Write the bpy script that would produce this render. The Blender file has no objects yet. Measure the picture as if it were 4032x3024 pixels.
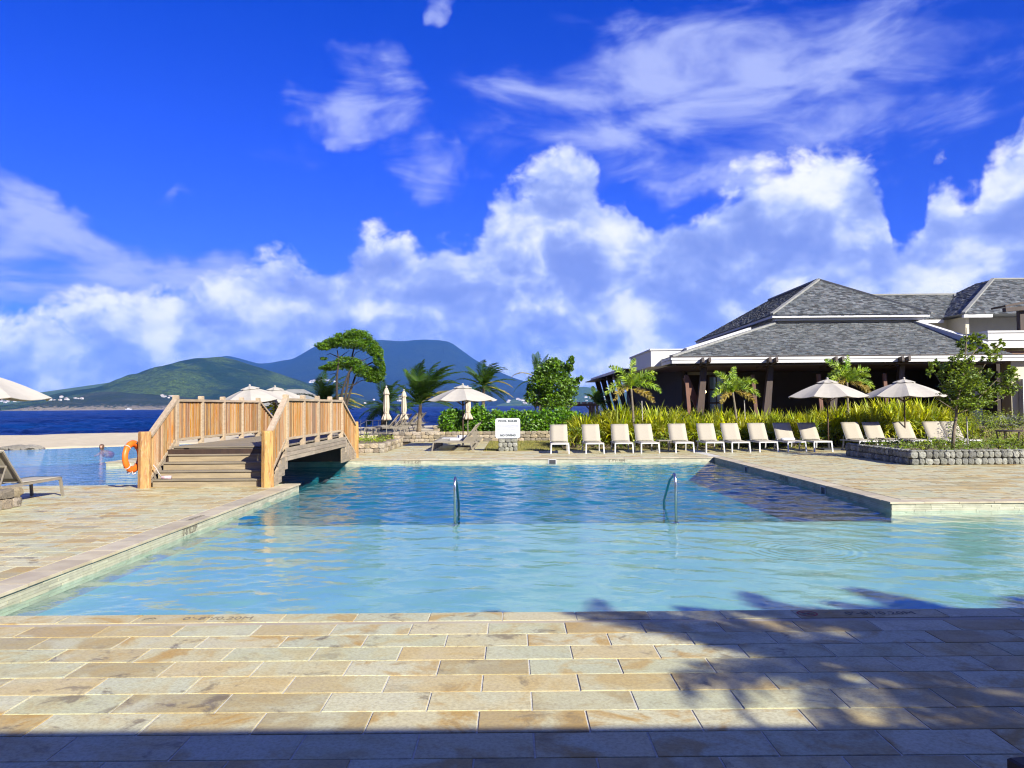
import bpy, bmesh, math, random
import numpy as np
from mathutils import Vector, Matrix, Euler

random.seed(11); RNG = np.random.default_rng(5)
S = bpy.context.scene
COL = S.collection
R_ = math.radians

# ------------------------------------------------------------------ camera
EYE = Vector((0, 0, 1.75)); FPX = 3100.0
PITCH = math.atan(85 / 3100); ROLL = 0.0079
R0 = Vector((1, 0, 0)); U0 = Vector((0, -math.sin(PITCH), math.cos(PITCH)))
FW = Vector((0, math.cos(PITCH), math.sin(PITCH)))
RT = R0 * math.cos(ROLL) - U0 * math.sin(ROLL)
UP = R0 * math.sin(ROLL) + U0 * math.cos(ROLL)
cd = bpy.data.cameras.new('camera'); cam = bpy.data.objects.new('camera', cd); COL.objects.link(cam)
M = Matrix((RT, UP, -FW)).transposed().to_4x4(); M.translation = EYE
cam.matrix_world = M
cd.sensor_width = 36; cd.lens = FPX / 4032 * 36; cd.clip_start = 0.1; cd.clip_end = 40000
S.camera = cam

# ------------------------------------------------------------------ light and exposure
SUN_EL, SUN_AZ = 30.0, 39.0          # degrees; azimuth to the right of straight behind the camera
EXPO = 1.35
sl = bpy.data.lights.new('sun', 'SUN'); sun = bpy.data.objects.new('sun', sl); COL.objects.link(sun)
sl.energy = 5.0; sl.angle = R_(0.53); sl.color = (1.0, 0.955, 0.86)
ce = math.cos(R_(SUN_EL))
SUNDIR = Vector((ce * math.sin(R_(SUN_AZ)), -ce * math.cos(R_(SUN_AZ)), math.sin(R_(SUN_EL))))
sun.rotation_euler = SUNDIR.to_track_quat('Z', 'Y').to_euler()
vs = S.view_settings
vs.view_transform = 'Standard'; vs.look = 'None'; vs.gamma = 1; vs.exposure = EXPO
vs.use_curve_mapping = False
S.render.engine = 'CYCLES'
S.cycles.use_denoising = True
try: S.cycles.denoiser = 'OPENIMAGEDENOISE'
except Exception: pass
S.cycles.max_bounces = 7; S.cycles.transparent_max_bounces = 16; S.cycles.diffuse_bounces = 3
S.cycles.glossy_bounces = 3; S.cycles.volume_bounces = 1
S.cycles.caustics_reflective = False; S.cycles.caustics_refractive = False
S.cycles.sample_clamp_indirect = 6; S.cycles.filter_width = 1.15; S.cycles.use_adaptive_sampling = True; S.cycles.adaptive_threshold = .02

def az_el(x, y):
    d = FW + RT * ((x - 2016) / FPX) - UP * ((y - 1512) / FPX); d.normalize()
    return math.degrees(math.atan2(d.x, d.y)), math.degrees(math.asin(d.z))
def ray(x, y): return FW + RT * ((x - 2016) / FPX) - UP * ((y - 1512) / FPX)
def P(x, y, z=0.0):
    d = ray(x, y); t = (z - EYE.z) / d.z; return EYE + d * t
def Q(x, y, Y):
    d = ray(x, y); return EYE + d * (Y / d.y)
def proj(p):
    v = Vector(p) - EYE; z = v.dot(FW)
    if z <= .05: return None
    return 2016 + v.dot(RT) / z * FPX, 1512 - v.dot(UP) / z * FPX

# ------------------------------------------------------------------ node helpers
class NT:
    def __init__(self, tree): self.t = tree; self.n = tree.nodes; self.l = tree.links
    def new(self, typ, **kw):
        nd = self.n.new(typ)
        for k, v in kw.items(): setattr(nd, k, v)
        return nd
    def put(self, sock, v):
        if isinstance(v, bpy.types.NodeSocket): self.l.new(v, sock)
        elif v is not None: sock.default_value = v
    def m(self, op, a, b=None, c=None, clamp=False):
        nd = self.new('ShaderNodeMath', operation=op, use_clamp=clamp)
        for i, v in enumerate((a, b, c)):
            if v is not None: self.put(nd.inputs[i], v)
        return nd.outputs[0]
    def vm(self, op, a, b=None, scale=None):
        nd = self.new('ShaderNodeVectorMath', operation=op)
        self.put(nd.inputs[0], a)
        if b is not None: self.put(nd.inputs[1], b)
        if scale is not None: self.put(nd.inputs['Scale'], scale)
        return nd.outputs[0]
    def noise(self, vec, scale, detail=3, rough=.55, dist=0.0, out='Fac'):
        nd = self.new('ShaderNodeTexNoise')
        if vec is not None: self.put(nd.inputs['Vector'], vec)
        nd.inputs['Scale'].default_value = scale; nd.inputs['Detail'].default_value = detail
        nd.inputs['Roughness'].default_value = rough; nd.inputs['Distortion'].default_value = dist
        return nd.outputs[out]
    def ss(self, v, lo, hi, a=0.0, b=1.0, smooth=True):
        nd = self.new('ShaderNodeMapRange'); nd.interpolation_type = 'SMOOTHSTEP' if smooth else 'LINEAR'
        self.put(nd.inputs[0], v)
        for i, q in enumerate((lo, hi, a, b)): self.put(nd.inputs[i + 1], q)
        return nd.outputs[0]
    def mix(self, f, a, b, blend='MIX'):
        nd = self.new('ShaderNodeMix', data_type='RGBA', blend_type=blend)
        self.put(nd.inputs[0], f)
        for i, v in ((6, a), (7, b)):
            if isinstance(v, (tuple, list)): v = (*v[:3], 1)
            self.put(nd.inputs[i], v)
        return nd.outputs[2]
    def ramp(self, f, stops, interp='LINEAR'):
        nd = self.new('ShaderNodeValToRGB'); cr = nd.color_ramp; cr.interpolation = interp
        while len(cr.elements) < len(stops): cr.elements.new(.5)
        for e, (p, c) in zip(cr.elements, stops): e.position = p; e.color = (*c[:3], 1)
        self.put(nd.inputs[0], f); return nd.outputs[0]
    def scaled(self, vec, s):
        return self.vm('MULTIPLY', vec, s)

# ------------------------------------------------------------------ world: sky with clouds
def build_world():
    w = bpy.data.worlds.new('World'); S.world = w; w.use_nodes = True
    w.node_tree.nodes.clear(); k = NT(w.node_tree)
    K = 1.0 / (2 ** EXPO)                       # display-linear value -> scene value
    sky = k.new('ShaderNodeTexSky', sky_type='NISHITA'); sky.sun_disc = False
    sky.sun_elevation = R_(SUN_EL); sky.sun_rotation = R_(180 - SUN_AZ)
    sky.altitude = 0; sky.air_density = 1.0; sky.dust_density = 0.3; sky.ozone_density = 4.0
    D = k.new('ShaderNodeTexCoord').outputs['Generated']
    sep = k.new('ShaderNodeSeparateXYZ'); k.put(sep.inputs[0], D)
    x, y, z = sep.outputs
    az = k.m('MULTIPLY', k.m('ARCTAN2', x, y), 57.2958)
    el = k.m('MULTIPLY', k.m('ARCSINE', z), 57.2958)
    azp = k.m('SUBTRACT', k.m('PINGPONG', k.m('ADD', az, 45.0), 90.0), 45.0)   # the same weather all round
    # blue of the sky: Nishita, deepened as the photo shows it
    tint = k.mix(k.ss(el, 4.0, 27.0, smooth=False), (.16, .25, 1.0), (.0, .165, 1.0))
    blue = k.mix(1.0, sky.outputs[0], tint, 'MULTIPLY')
    hs = k.new('ShaderNodeHueSaturation'); hs.inputs['Saturation'].default_value = 1.0; hs.inputs['Value'].default_value = 1.0
    k.put(hs.inputs['Color'], blue); blue = hs.outputs[0]
    # ---- coordinates warped a little so that edges billow
    Dn = k.vm('MULTIPLY', D, (1, 1, 1.25))
    wob = k.vm('ADD', Dn, k.vm('SCALE', k.noise(Dn, 9, 3, .5, 0, 'Color'), scale=.05))
    def billow(vec, det):
        nd = k.new('ShaderNodeTexVoronoi', feature='F1'); nd.normalize = True
        k.put(nd.inputs['Vector'], vec); nd.inputs['Scale'].default_value = 11; nd.inputs['Detail'].default_value = det; nd.inputs['Roughness'].default_value = .52; nd.inputs['Lacunarity'].default_value = 2.3
        return k.m('SUBTRACT', 1.0, nd.outputs['Distance'])
    def puffy(vec, det):
        return k.m('ADD', k.m('MULTIPLY', k.noise(vec, 16, 8 if det > 2 else 5, .58, .15), .55), k.m('MULTIPLY', k.m('SUBTRACT', billow(vec, det), .34), .75))
    fine = puffy(wob, 3)
    big = k.noise(Dn, 5.5, 4, .5, .2)
    sdir = k.vm('ADD', wob, (0.016, -0.006, 0.026))
    fine2 = puffy(sdir, 2)
    # ---- cumulus bank: its top as a function of azimuth
    tops = [(-40, 735), (0, 690), (150, 680), (330, 625), (500, 600), (640, 560), (760, 545), (820, 512), (900, 512), (960, 505), (1020, 530),
            (1050, 480), (1085, 420), (1150, 385), (1215, 335), (1270, 340), (1300, 400), (1400, 450), (1440, 470), (1500, 450), (1560, 385), (1700, 340), (1830, 300), (1880, 350), (1915, 440), (1945, 530), (1980, 520), (2005, 430),
            (2040, 395), (2085, 440), (2130, 330), (2212, 250), (2280, 260)]
    fc = k.new('ShaderNodeFloatCurve'); cv = fc.mapping.curves[0]
    pts = []
    for u, v in tops:
        a, e = az_el(u * 1.8228, v * 1.8228); pts.append(((a + 45) / 90, e / 30))
    pts = [(0.0, .30)] + pts + [(1.0, .45)]
    while len(cv.points) < len(pts): cv.points.new(.5, .5)
    for q, (a, e) in zip(cv.points, pts): q.location = (a, e); q.handle_type = 'AUTO'
    fc.mapping.update()
    k.put(fc.inputs['Value'], k.m('DIVIDE', k.m('ADD', azp, 45.0), 90.0))
    top = k.m('MULTIPLY', fc.outputs[0], 30.0)
    disp = k.m('ADD', k.m('MULTIPLY', k.m('SUBTRACT', fine, .5), 11.0), k.m('MULTIPLY', k.m('SUBTRACT', big, .5), 4.0))
    edge = k.m('ADD', k.m('SUBTRACT', top, el), disp)           # degrees inside the cloud
    wn = k.new('ShaderNodeSeparateXYZ'); k.put(wn.inputs[0], k.noise(D, 7, 4, .6, .2, 'Color'))
    azw = k.m('ADD', azp, k.m('MULTIPLY', k.m('SUBTRACT', wn.outputs[0], .5), 13.0)); elw = k.m('ADD', el, k.m('MULTIPLY', k.m('SUBTRACT', wn.outputs[1], .5), 9.0))
    def blob(u, v, ru, rv, rot=0):
        a, e = az_el(u * 1.8228, v * 1.8228); s = 1.8228 / FPX * 57.3
        dx = k.m('SUBTRACT', azw, a); dy = k.m('SUBTRACT', elw, e)
        if rot:
            c, sn = math.cos(R_(rot)), math.sin(R_(rot))
            dx, dy = (k.m('ADD', k.m('MULTIPLY', dx, c), k.m('MULTIPLY', dy, sn)),
                      k.m('SUBTRACT', k.m('MULTIPLY', dy, c), k.m('MULTIPLY', dx, sn)))
        qx = k.m('POWER', k.m('ABSOLUTE', k.m('DIVIDE', dx, ru * s)), 2.0); qy = k.m('POWER', k.m('ABSOLUTE', k.m('DIVIDE', dy, rv * s)), 2.0)
        return k.m('SUBTRACT', 1.0, k.m('ADD', qx, qy))         # 1 at the centre, 0 on the ellipse
    # holes of blue in the bank
    hole = None
    for (u, v, a, b) in [(1425, 420, 65, 75)]:
        h = k.m('MAXIMUM', blob(u, v, a, b), 0.0); hole = h if hole is None else k.m('MAXIMUM', hole, h)
    edge = k.m('SUBTRACT', edge, k.m('MULTIPLY', k.m('MULTIPLY', hole, k.ss(big, .3, .7, .5, 1.3)), 9.0))
    a_cum = k.ss(edge, -0.1, 1.7)
    a_cum = k.m('MULTIPLY', a_cum, k.ss(el, -2.0, 4.0, .85, 1.0))
    # relief inside the bank: noise compared with itself a little towards the sun, coarse and fine
    rel1 = k.m('SUBTRACT', fine, fine2)
    c1_ = k.noise(k.vm('ADD', Dn, (.30, .10, .70)), 7.5, 4, .52, .3); c2_ = k.noise(k.vm('ADD', Dn, (.335, .09, .755)), 7.5, 3, .52, .3)
    lit = k.m('ADD', k.m('MULTIPLY', rel1, 2.5), k.m('MULTIPLY', k.m('SUBTRACT', c1_, c2_), 2.3))
    lit = k.m('ADD', lit, k.m('MULTIPLY', k.ss(edge, 0.0, 6.5, 1.0, 0.0), .38))
    lit = k.m('ADD', lit, k.m('MULTIPLY', k.m('SUBTRACT', big, .5), .8))
    lit = k.m('ADD', lit, k.ss(el, 1.0, 8.0, .22, 0.0))
    lit = k.ss(k.m('ADD', lit, .25), -0.25, 1.15)
    ccol = k.ramp(lit, [(0, (.24 * K, .33 * K, .80 * K)), (.3, (.36 * K, .46 * K, .90 * K)), (.55, (.52 * K, .62 * K, .98 * K)), (.8, (.80 * K, .86 * K, 1.03 * K)), (1, (1.04 * K, 1.05 * K, 1.07 * K))])
    # ---- thin high cloud: streaked noise inside broad patches
    Ds = k.new('ShaderNodeMapping'); Ds.inputs['Scale'].default_value = (1.0, 1.0, 2.8); Ds.inputs['Rotation'].default_value = (0, R_(7), 0)
    k.put(Ds.inputs['Vector'], D)
    st = k.noise(Ds.outputs[0], 6.5, 7, .55, .5); st2 = k.noise(Ds.outputs[0], 3.0, 3, .5, .3)
    thin = None
    for (u, v, a, b, r, s_) in [(1560, 200, 640, 230, 0, .95), (1780, 290, 500, 130, 6, .9), (1400, 120, 460, 130, 8, .9), (760, 230, 160, 125, 0, 1.0), (925, 380, 115, 100, -25, .8),
                                (40, 420, 120, 60, -20, .75), (150, 560, 520, 90, -5, 1.0), (950, 20, 40, 45, 0, .6), (1120, 180, 90, 130, 20, .45), (380, 410, 60, 20, 10, .35), (1650, 365, 330, 28, 9, .85), (560, 340, 120, 40, -12, .25)]:
        q = k.m('MULTIPLY', k.m('MAXIMUM', blob(u, v, a, b, r), 0.0), s_); thin = q if thin is None else k.m('MAXIMUM', thin, q)
    gen = k.m('MULTIPLY', k.ss(st2, .42, .62), 1.0)
    gen = k.m('MULTIPLY', gen, k.ss(el, 27.0, 33.0))            # unseen cloud added above the frame, thickened to whiten and brighten ambient light
    thin = k.m('MAXIMUM', thin, gen)
    amp = k.m('SUBTRACT', st, .5)
    a_thin = k.ss(k.m('ADD', k.m('MULTIPLY', thin, 1.0), k.m('MULTIPLY', amp, 3.4)), .10, 1.30)
    a_thin = k.m('MULTIPLY', a_thin, k.ss(thin, 0.0, .35)); a_thin = k.m('MULTIPLY', a_thin, .86)
    tcol = k.mix(a_thin, (.24 * K, .32 * K, .92 * K), (.56 * K, .64 * K, 1.02 * K))
    STR = 0.0707
    # colours above are scene values: divide by the background strength
    def up(c): return k.mix(1.0, c, (1 / STR,) * 3, 'MULTIPLY')
    for s in (): pass
    full = k.mix(a_thin, blue, up_clamped(k, tcol, STR))
    full = k.mix(a_cum, full, up_clamped(k, ccol, STR))
    bg = k.new('ShaderNodeBackground'); bg.inputs['Strength'].default_value = STR
    k.put(bg.inputs['Color'], full)
    out = k.new('ShaderNodeOutputWorld'); k.l.new(bg.outputs[0], out.inputs[0])
    w.cycles.sampling_method = 'MANUAL'; w.cycles.sample_map_resolution = 1024
def up_clamped(k, c, STR):
    return k.vm('SCALE', c, scale=1 / STR)
build_world()

# ------------------------------------------------------------------ mesh builder
class MB:
    def __init__(s): s.v = []; s.f = []; s.r = []; s.mi = []
    def add(s, vs, fs, r=None, mi=0):
        o = len(s.v); s.v += [tuple(q) for q in vs]
        r = random.random() if r is None else r
        for f in fs: s.f.append(tuple(i + o for i in f)); s.r.append(r); s.mi.append(mi)
    BOXF = [(0, 3, 2, 1), (4, 5, 6, 7), (0, 1, 5, 4), (1, 2, 6, 5), (2, 3, 7, 6), (3, 0, 4, 7)]
    def box(s, x0, x1, y0, y1, z0, z1, r=None, mi=0):
        s.add([(x0, y0, z0), (x1, y0, z0), (x1, y1, z0), (x0, y1, z0), (x0, y0, z1), (x1, y0, z1), (x1, y1, z1), (x0, y1, z1)], MB.BOXF, r, mi); return s
    def bev(s, x0, x1, y0, y1, z0, z1, b=.006, r=None, mi=0):
        "box whose top edge is chamfered"
        s.add([(x0, y0, z0), (x1, y0, z0), (x1, y1, z0), (x0, y1, z0), (x0, y0, z1 - b), (x1, y0, z1 - b), (x1, y1, z1 - b), (x0, y1, z1 - b),
               (x0 + b, y0 + b, z1), (x1 - b, y0 + b, z1), (x1 - b, y1 - b, z1), (x0 + b, y1 - b, z1)],
              [(0, 1, 5, 4), (1, 2, 6, 5), (2, 3, 7, 6), (3, 0, 4, 7), (4, 5, 9, 8), (5, 6, 10, 9), (6, 7, 11, 10), (7, 4, 8, 11), (8, 9, 10, 11)], r, mi); return s
    def bar(s, p0, p1, w, h, up=(0, 0, 1), r=None, mi=0, w1=None, h1=None):
        p0 = Vector(p0); p1 = Vector(p1); t = (p1 - p0).normalized(); u = Vector(up)
        if abs(t.dot(u)) > .98: u = Vector((0, 1, 0))
        sd = t.cross(u).normalized(); u = sd.cross(t)
        w1 = w if w1 is None else w1; h1 = h if h1 is None else h1
        a = [p0 - sd * w / 2 - u * h / 2, p0 + sd * w / 2 - u * h / 2, p0 + sd * w / 2 + u * h / 2, p0 - sd * w / 2 + u * h / 2]
        b = [p1 - sd * w1 / 2 - u * h1 / 2, p1 + sd * w1 / 2 - u * h1 / 2, p1 + sd * w1 / 2 + u * h1 / 2, p1 - sd * w1 / 2 + u * h1 / 2]
        s.add(a + b, [(3, 2, 1, 0), (4, 5, 6, 7), (0, 1, 5, 4), (1, 2, 6, 5), (2, 3, 7, 6), (3, 0, 4, 7)], r, mi); return s
    def tube(s, pts, rad, n=8, r=None, mi=0, cap=True):
        pts = [Vector(p) for p in pts]; m = len(pts)
        rad = [rad] * m if not hasattr(rad, '__len__') else rad
        vs = []; side = None
        for i, p in enumerate(pts):
            t = (pts[min(i + 1, m - 1)] - pts[max(i - 1, 0)]).normalized()
            if side is None:
                side = t.cross(Vector((0, 0, 1)) if abs(t.z) < .9 else Vector((0, 1, 0))).normalized()
            side = (side - t * side.dot(t)).normalized(); u = t.cross(side)
            for j in range(n):
                a = 2 * math.pi * j / n; vs.append(p + (side * math.cos(a) + u * math.sin(a)) * rad[i])
        fs = []
        for i in range(m - 1):
            for j in range(n):
                fs.append((i * n + j, i * n + (j + 1) % n, (i + 1) * n + (j + 1) % n, (i + 1) * n + j))
        if cap: fs += [tuple(range(n - 1, -1, -1)), tuple((m - 1) * n + j for j in range(n))]
        s.add(vs, fs, r, mi); return s
    def lathe(s, prof, n=16, c=(0, 0, 0), r=None, mi=0, fr=None):
        vs = []
        for i, (q, z) in enumerate(prof):
            for j in range(n):
                a = 2 * math.pi * j / n; k = q * (fr(a, i) if fr else 1)
                vs.append((c[0] + k * math.cos(a), c[1] + k * math.sin(a), c[2] + z))
        fs = [(i * n + j, i * n + (j + 1) % n, (i + 1) * n + (j + 1) % n, (i + 1) * n + j) for i in range(len(prof) - 1) for j in range(n)]
        s.add(vs, fs, r, mi); return s
    def poly(s, pts, r=None, mi=0): s.add(pts, [tuple(range(len(pts)))], r, mi); return s
    def prism(s, pts2, z0, z1, r=None, mi=0):
        n = len(pts2); vs = [(x, y, z0) for x, y in pts2] + [(x, y, z1) for x, y in pts2]
        s.add(vs, [tuple(range(n - 1, -1, -1)), tuple(range(n, 2 * n))] + [(i, (i + 1) % n, n + (i + 1) % n, n + i) for i in range(n)], r, mi); return s
    def mesh(s, name, mats, smooth=False):
        me = bpy.data.meshes.new(name); me.from_pydata(s.v, [], s.f)
        if not isinstance(mats, (list, tuple)): mats = [mats]
        for m in mats: me.materials.append(m)
        if len(mats) > 1: me.polygons.foreach_set('material_index', s.mi)
        if smooth: me.polygons.foreach_set('use_smooth', [True] * len(s.f))
        at = me.attributes.new('rnd', 'FLOAT', 'FACE'); at.data.foreach_set('value', s.r)
        me.update(); return me
    def build(s, name, mats, parent=None, smooth=False, world=True, **tags):
        return link(name, s.mesh(name, mats, smooth), parent, world, **tags)

def link(name, me, parent=None, world=True, **tags):
    o = bpy.data.objects.new(name, me); COL.objects.link(o)
    if parent is not None:
        o.parent = parent
        if world:                      # mesh made in world coordinates under an unrotated parent
            q = parent; off = Vector((0, 0, 0))
            while q is not None: off += Vector(q.location); q = q.parent
            o.location = -off
    tag(o, **tags); return o
def tag(o, label=None, cat=None, group=None, kind=None):
    if label: o['label'] = label
    if cat: o['category'] = cat
    if group: o['group'] = group
    if kind: o['kind'] = kind
    return o
def empty(name, loc, rz=0, label=None, cat=None, group=None):
    o = bpy.data.objects.new(name, None); COL.objects.link(o); o.location = loc; o.rotation_euler = (0, 0, rz)
    o.empty_display_size = .2
    return tag(o, label, cat, group)
def copy_tree(o, parent=None):
    c = o.copy(); COL.objects.link(c); c.parent = parent
    for ch in o.children: copy_tree(ch, c)
    return c
def spawn(proto, used, loc, rz=0, label=None, group=None, scale=1):
    "first call uses the prototype itself, later ones copies"
    o = proto if not used else copy_tree(proto); used.append(o)
    o.location = loc; o.rotation_euler = (0, 0, rz); o.scale = (scale,) * 3
    tag(o, label, None, group); return o

# ------------------------------------------------------------------ materials
MATS = {}
def newmat(name):
    m = bpy.data.materials.new(name); m.use_nodes = True; m.node_tree.nodes.clear(); k = NT(m.node_tree)
    out = k.new('ShaderNodeOutputMaterial'); return m, k, out
def principled(k, col, rough=.6, metallic=0, spec=.5, normal=None):
    p = k.new('ShaderNodeBsdfPrincipled')
    if isinstance(col, (tuple, list)): col = (*col[:3], 1)
    k.put(p.inputs['Base Color'], col); k.put(p.inputs['Roughness'], rough); k.put(p.inputs['Metallic'], metallic)
    k.put(p.inputs['Specular IOR Level'], spec)
    if normal is not None: k.put(p.inputs['Normal'], normal)
    return p
def bump(k, h, strength=.3, dist=.01):
    b = k.new('ShaderNodeBump'); b.inputs['Strength'].default_value = strength; b.inputs['Distance'].default_value = dist
    k.put(b.inputs['Height'], h); return b.outputs[0]
def pm(name, c1, c2=None, rough=.6, scale=6, detail=5, bmp=.15, bd=.01, metallic=0, spec=.4, stretch=(1, 1, 1), orand=0.0, arand=0.0, trans=0.0, tcol=None, obj=True, c3=None, lo=.35, hi=.65, hv=.02):
    "general material: noise between two colours, random tint per object or per face, fine relief"
    if not name.startswith(('leaf', 'deep', 'lagoon', 'shallow', 'grass', 'lawn', 'soil', 'print', 'orange', 'skin', 'hair')):
        c1, c2, c3 = [None if c is None else tuple(q * .50 for q in c) for c in (c1, c2, c3)]
    else:
        c1, c2, c3, tcol = [None if c is None else tuple(q * .80 for q in c) for c in (c1, c2, c3, tcol)]
    m, k, out = newmat(name)
    tc = k.new('ShaderNodeTexCoord').outputs['Object'] if obj else k.new('ShaderNodeNewGeometry').outputs['Position']
    oi = k.new('ShaderNodeObjectInfo').outputs['Random']
    vec = k.vm('MULTIPLY', tc, stretch)
    if orand: vec = k.vm('ADD', vec, k.vm('SCALE', (13.1, 7.7, 5.3), scale=oi))
    n = k.noise(vec, scale, detail, .6)
    col = k.mix(k.ss(n, lo, hi), c1, c2 or tuple(q * .7 for q in c1))
    if c3: col = k.mix(k.ss(k.noise(vec, scale * 2.7, 4, .6), .55, .75), col, c3)
    if orand or arand:
        if arand:
            at = k.new('ShaderNodeAttribute'); at.attribute_name = 'rnd'; rv = at.outputs['Fac']; am = arand
        else: rv = oi; am = orand
        hs = k.new('ShaderNodeHueSaturation')
        k.put(hs.inputs['Value'], k.ss(rv, 0.0, 1.0, 1 - am, 1 + am, smooth=False))
        r2 = k.m('FRACT', k.m('MULTIPLY', rv, 7.31))
        k.put(hs.inputs['Hue'], k.ss(r2, 0.0, 1.0, .5 - am * hv, .5 + am * hv, smooth=False))
        k.put(hs.inputs['Saturation'], k.ss(k.m('FRACT', k.m('MULTIPLY', rv, 3.77)), 0.0, 1.0, 1 - am * .5, 1 + am * .4, smooth=False))
        k.put(hs.inputs['Color'], col); col = hs.outputs[0]
    nm = bump(k, k.noise(vec, scale * 4, 4, .65), bmp, bd) if bmp else None
    p = principled(k, col, rough, metallic, spec, nm); sh = p.outputs[0]
    if trans:
        t = k.new('ShaderNodeBsdfTranslucent')
        if tcol: k.put(t.inputs[0], (*tcol, 1))
        else: k.put(t.inputs[0], col)
        if nm: k.put(t.inputs['Normal'], nm)
        ms = k.new('ShaderNodeMixShader'); ms.inputs[0].default_value = trans
        k.l.new(sh, ms.inputs[1]); k.l.new(t.outputs[0], ms.inputs[2]); sh = ms.outputs[0]
    k.l.new(sh, out.inputs[0]); MATS[name] = m; return m

def stone_tile(name, per_face):
    m, k, out = newmat(name)
    pos = k.new('ShaderNodeNewGeometry').outputs['Position']
    if per_face: at = k.new('ShaderNodeAttribute'); at.attribute_name = 'rnd'; r = at.outputs['Fac']
    else: r = k.new('ShaderNodeObjectInfo').outputs['Random']
    v = k.vm('ADD', pos, k.vm('SCALE', (41.0, 23.0, 0.0), scale=r))
    base = k.ramp(r, [(0, (0.373, 0.383, 0.218)), (.12, (0.445, 0.398, 0.218)), (.2, (0.301, 0.206, 0.060)), (.3, (0.417, 0.377, 0.197)), (.4, (0.394, 0.405, 0.262)), (.5, (0.373, 0.292, 0.115)), (.6, (0.452, 0.434, 0.273)), (.7, (0.273, 0.221, 0.093)), (.8, (0.359, 0.377, 0.234)), (.9, (0.431, 0.341, 0.148)), (1, (0.402, 0.369, 0.230))], 'CONSTANT')
    base = k.mix(.28, base, (.395, .365, .235))
    n1 = k.noise(v, 2.4, 7, .62, .8); n2 = k.noise(k.vm('ADD', v, (9, 4, 0)), 4.5, 7, .68, .5); n3 = k.noise(v, 46, 4, .7); n4 = k.noise(k.vm('ADD', v, (3, 19, 0)), 1.7, 5, .6, .6)
    col = k.mix(k.m('MULTIPLY', k.ss(n1, .47, .63), k.ss(k.m('FRACT', k.m('MULTIPLY', r, 5.7)), .2, .9, .30, .90)), base, (0.326, 0.200, 0.049))
    col = k.mix(k.m('MULTIPLY', k.ss(n4, .48, .64), .75), col, (0.414, 0.407, 0.259))
    col = k.mix(k.m('MULTIPLY', k.ss(n2, .54, .67), k.ss(k.m('FRACT', k.m('MULTIPLY', r, 9.3)), .25, .9, .30, .90)), col, (0.118, 0.096, 0.059))
    col = k.mix(k.ss(n3, .35, .75, .0, .5), col, (0.163, 0.118, 0.052))
    h = k.m('ADD', k.m('MULTIPLY', n3, .4), n2)
    p = principled(k, col, k.ss(n1, .3, .7, .42, .72), 0, .35, bump(k, h, .35, .006))
    k.l.new(p.outputs[0], out.inputs[0]); MATS[name] = m; return m
stone_tile('tile_stone', False); stone_tile('tile_stone_far', True)

pm('grout', (.90, .86, .74), (.70, .67, .57), .9, 30, bmp=.3)
pm('slab', (.50, .48, .38), (.42, .41, .33), .8, 3, bmp=.2)
pm('coping', (.76, .66, .44), (.62, .52, .34), .6, 3, bmp=.15, orand=.16, obj=False)
pm('coping_far', (.76, .66, .44), (.62, .52, .34), .6, 3, bmp=.15, arand=.16, obj=False)
pm('strip', (.72, .70, .50), (.58, .57, .40), .6, 5, bmp=.2, arand=.16, obj=False)
pm('shallow', (.28, .43, .36), (.24, .39, .33), .7, 1.5, bmp=.05, obj=False)
pm('deep', (.001, .125, .165), (.003, .18, .22), .6, 2.0, bmp=.05, obj=False)
pm('lagoon_floor', (.05, .17, .25), (.07, .20, .28), .7, 1.0, bmp=.05, obj=False)
pm('sand', (.86, .73, .48), (.76, .64, .42), .95, 1.2, detail=8, bmp=.5, bd=.05, obj=False, c3=(.74, .62, .42))
pm('soil', (.16, .12, .07), (.22, .17, .09), .95, 3, bmp=.4, obj=False)
pm('lawn', (.26, .20, .05), (.16, .17, .035), .95, 5, detail=8, bmp=.6, bd=.03, obj=False, c3=(.34, .24, .09))
pm('grass_blade', (.30, .24, .05), (.18, .21, .035), .7, 5, bmp=0, arand=.4, trans=.2, obj=False)
pm('wood', (.58, .25, .058), (.56, .375, .18), .7, 3.5, stretch=(6, 6, .7), orand=.42, bmp=.35, bd=.004, c3=(.36, .16, .04))
pm('wood_rail', (.72, .56, .37), (.56, .42, .26), .75, 4, stretch=(6, .6, 6), orand=.15, bmp=.3, bd=.004)
pm('wood_post', (.74, .40, .11), (.36, .17, .045), .65, 3.2, stretch=(5, 5, .8), orand=.12, bmp=.6, bd=.01, c3=(.74, .56, .32), lo=.42, hi=.70)
pm('wood_tread', (.36, .30, .205), (.28, .23, .155), .75, 3, stretch=(.6, 6, 6), orand=.15, bmp=.3, bd=.004)
pm('wood_riser', (.52, .41, .24), (.40, .31, .18), .75, 3, stretch=(.6, 6, 4), orand=.12, bmp=.3, bd=.004)
pm('wood_grey', (.54, .43, .30), (.38, .31, .22), .8, 3, stretch=(5, .6, 5), orand=.2, bmp=.35, bd=.004)
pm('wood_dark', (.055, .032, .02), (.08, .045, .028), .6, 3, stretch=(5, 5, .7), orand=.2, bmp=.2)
pm('wood_red', (.24, .10, .05), (.17, .075, .04), .6, 3, stretch=(5, 5, .7), orand=.2, bmp=.2)
pm('wood_warm', (.36, .20, .10), (.28, .15, .07), .6, 3, stretch=(.7, 5, 5), orand=.2, bmp=.2)
pm('sling', (.64, .575, .44), (.60, .535, .405), .8, 30, bmp=.1, bd=.002, trans=.07)
pm('frame_paint', (.92, .91, .88), (.86, .85, .82), .35, 10, bmp=.05)
pm('frame_tan', (.40, .35, .27), (.34, .30, .23), .4, 10, bmp=.05)
pm('canvas', (.84, .78, .66), (.79, .73, .61), .85, 5, bmp=.12, bd=.01, trans=.22)
pm('canvas_folded', (.78, .66, .48), (.70, .59, .43), .85, 6, bmp=.2, bd=.01)
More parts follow.
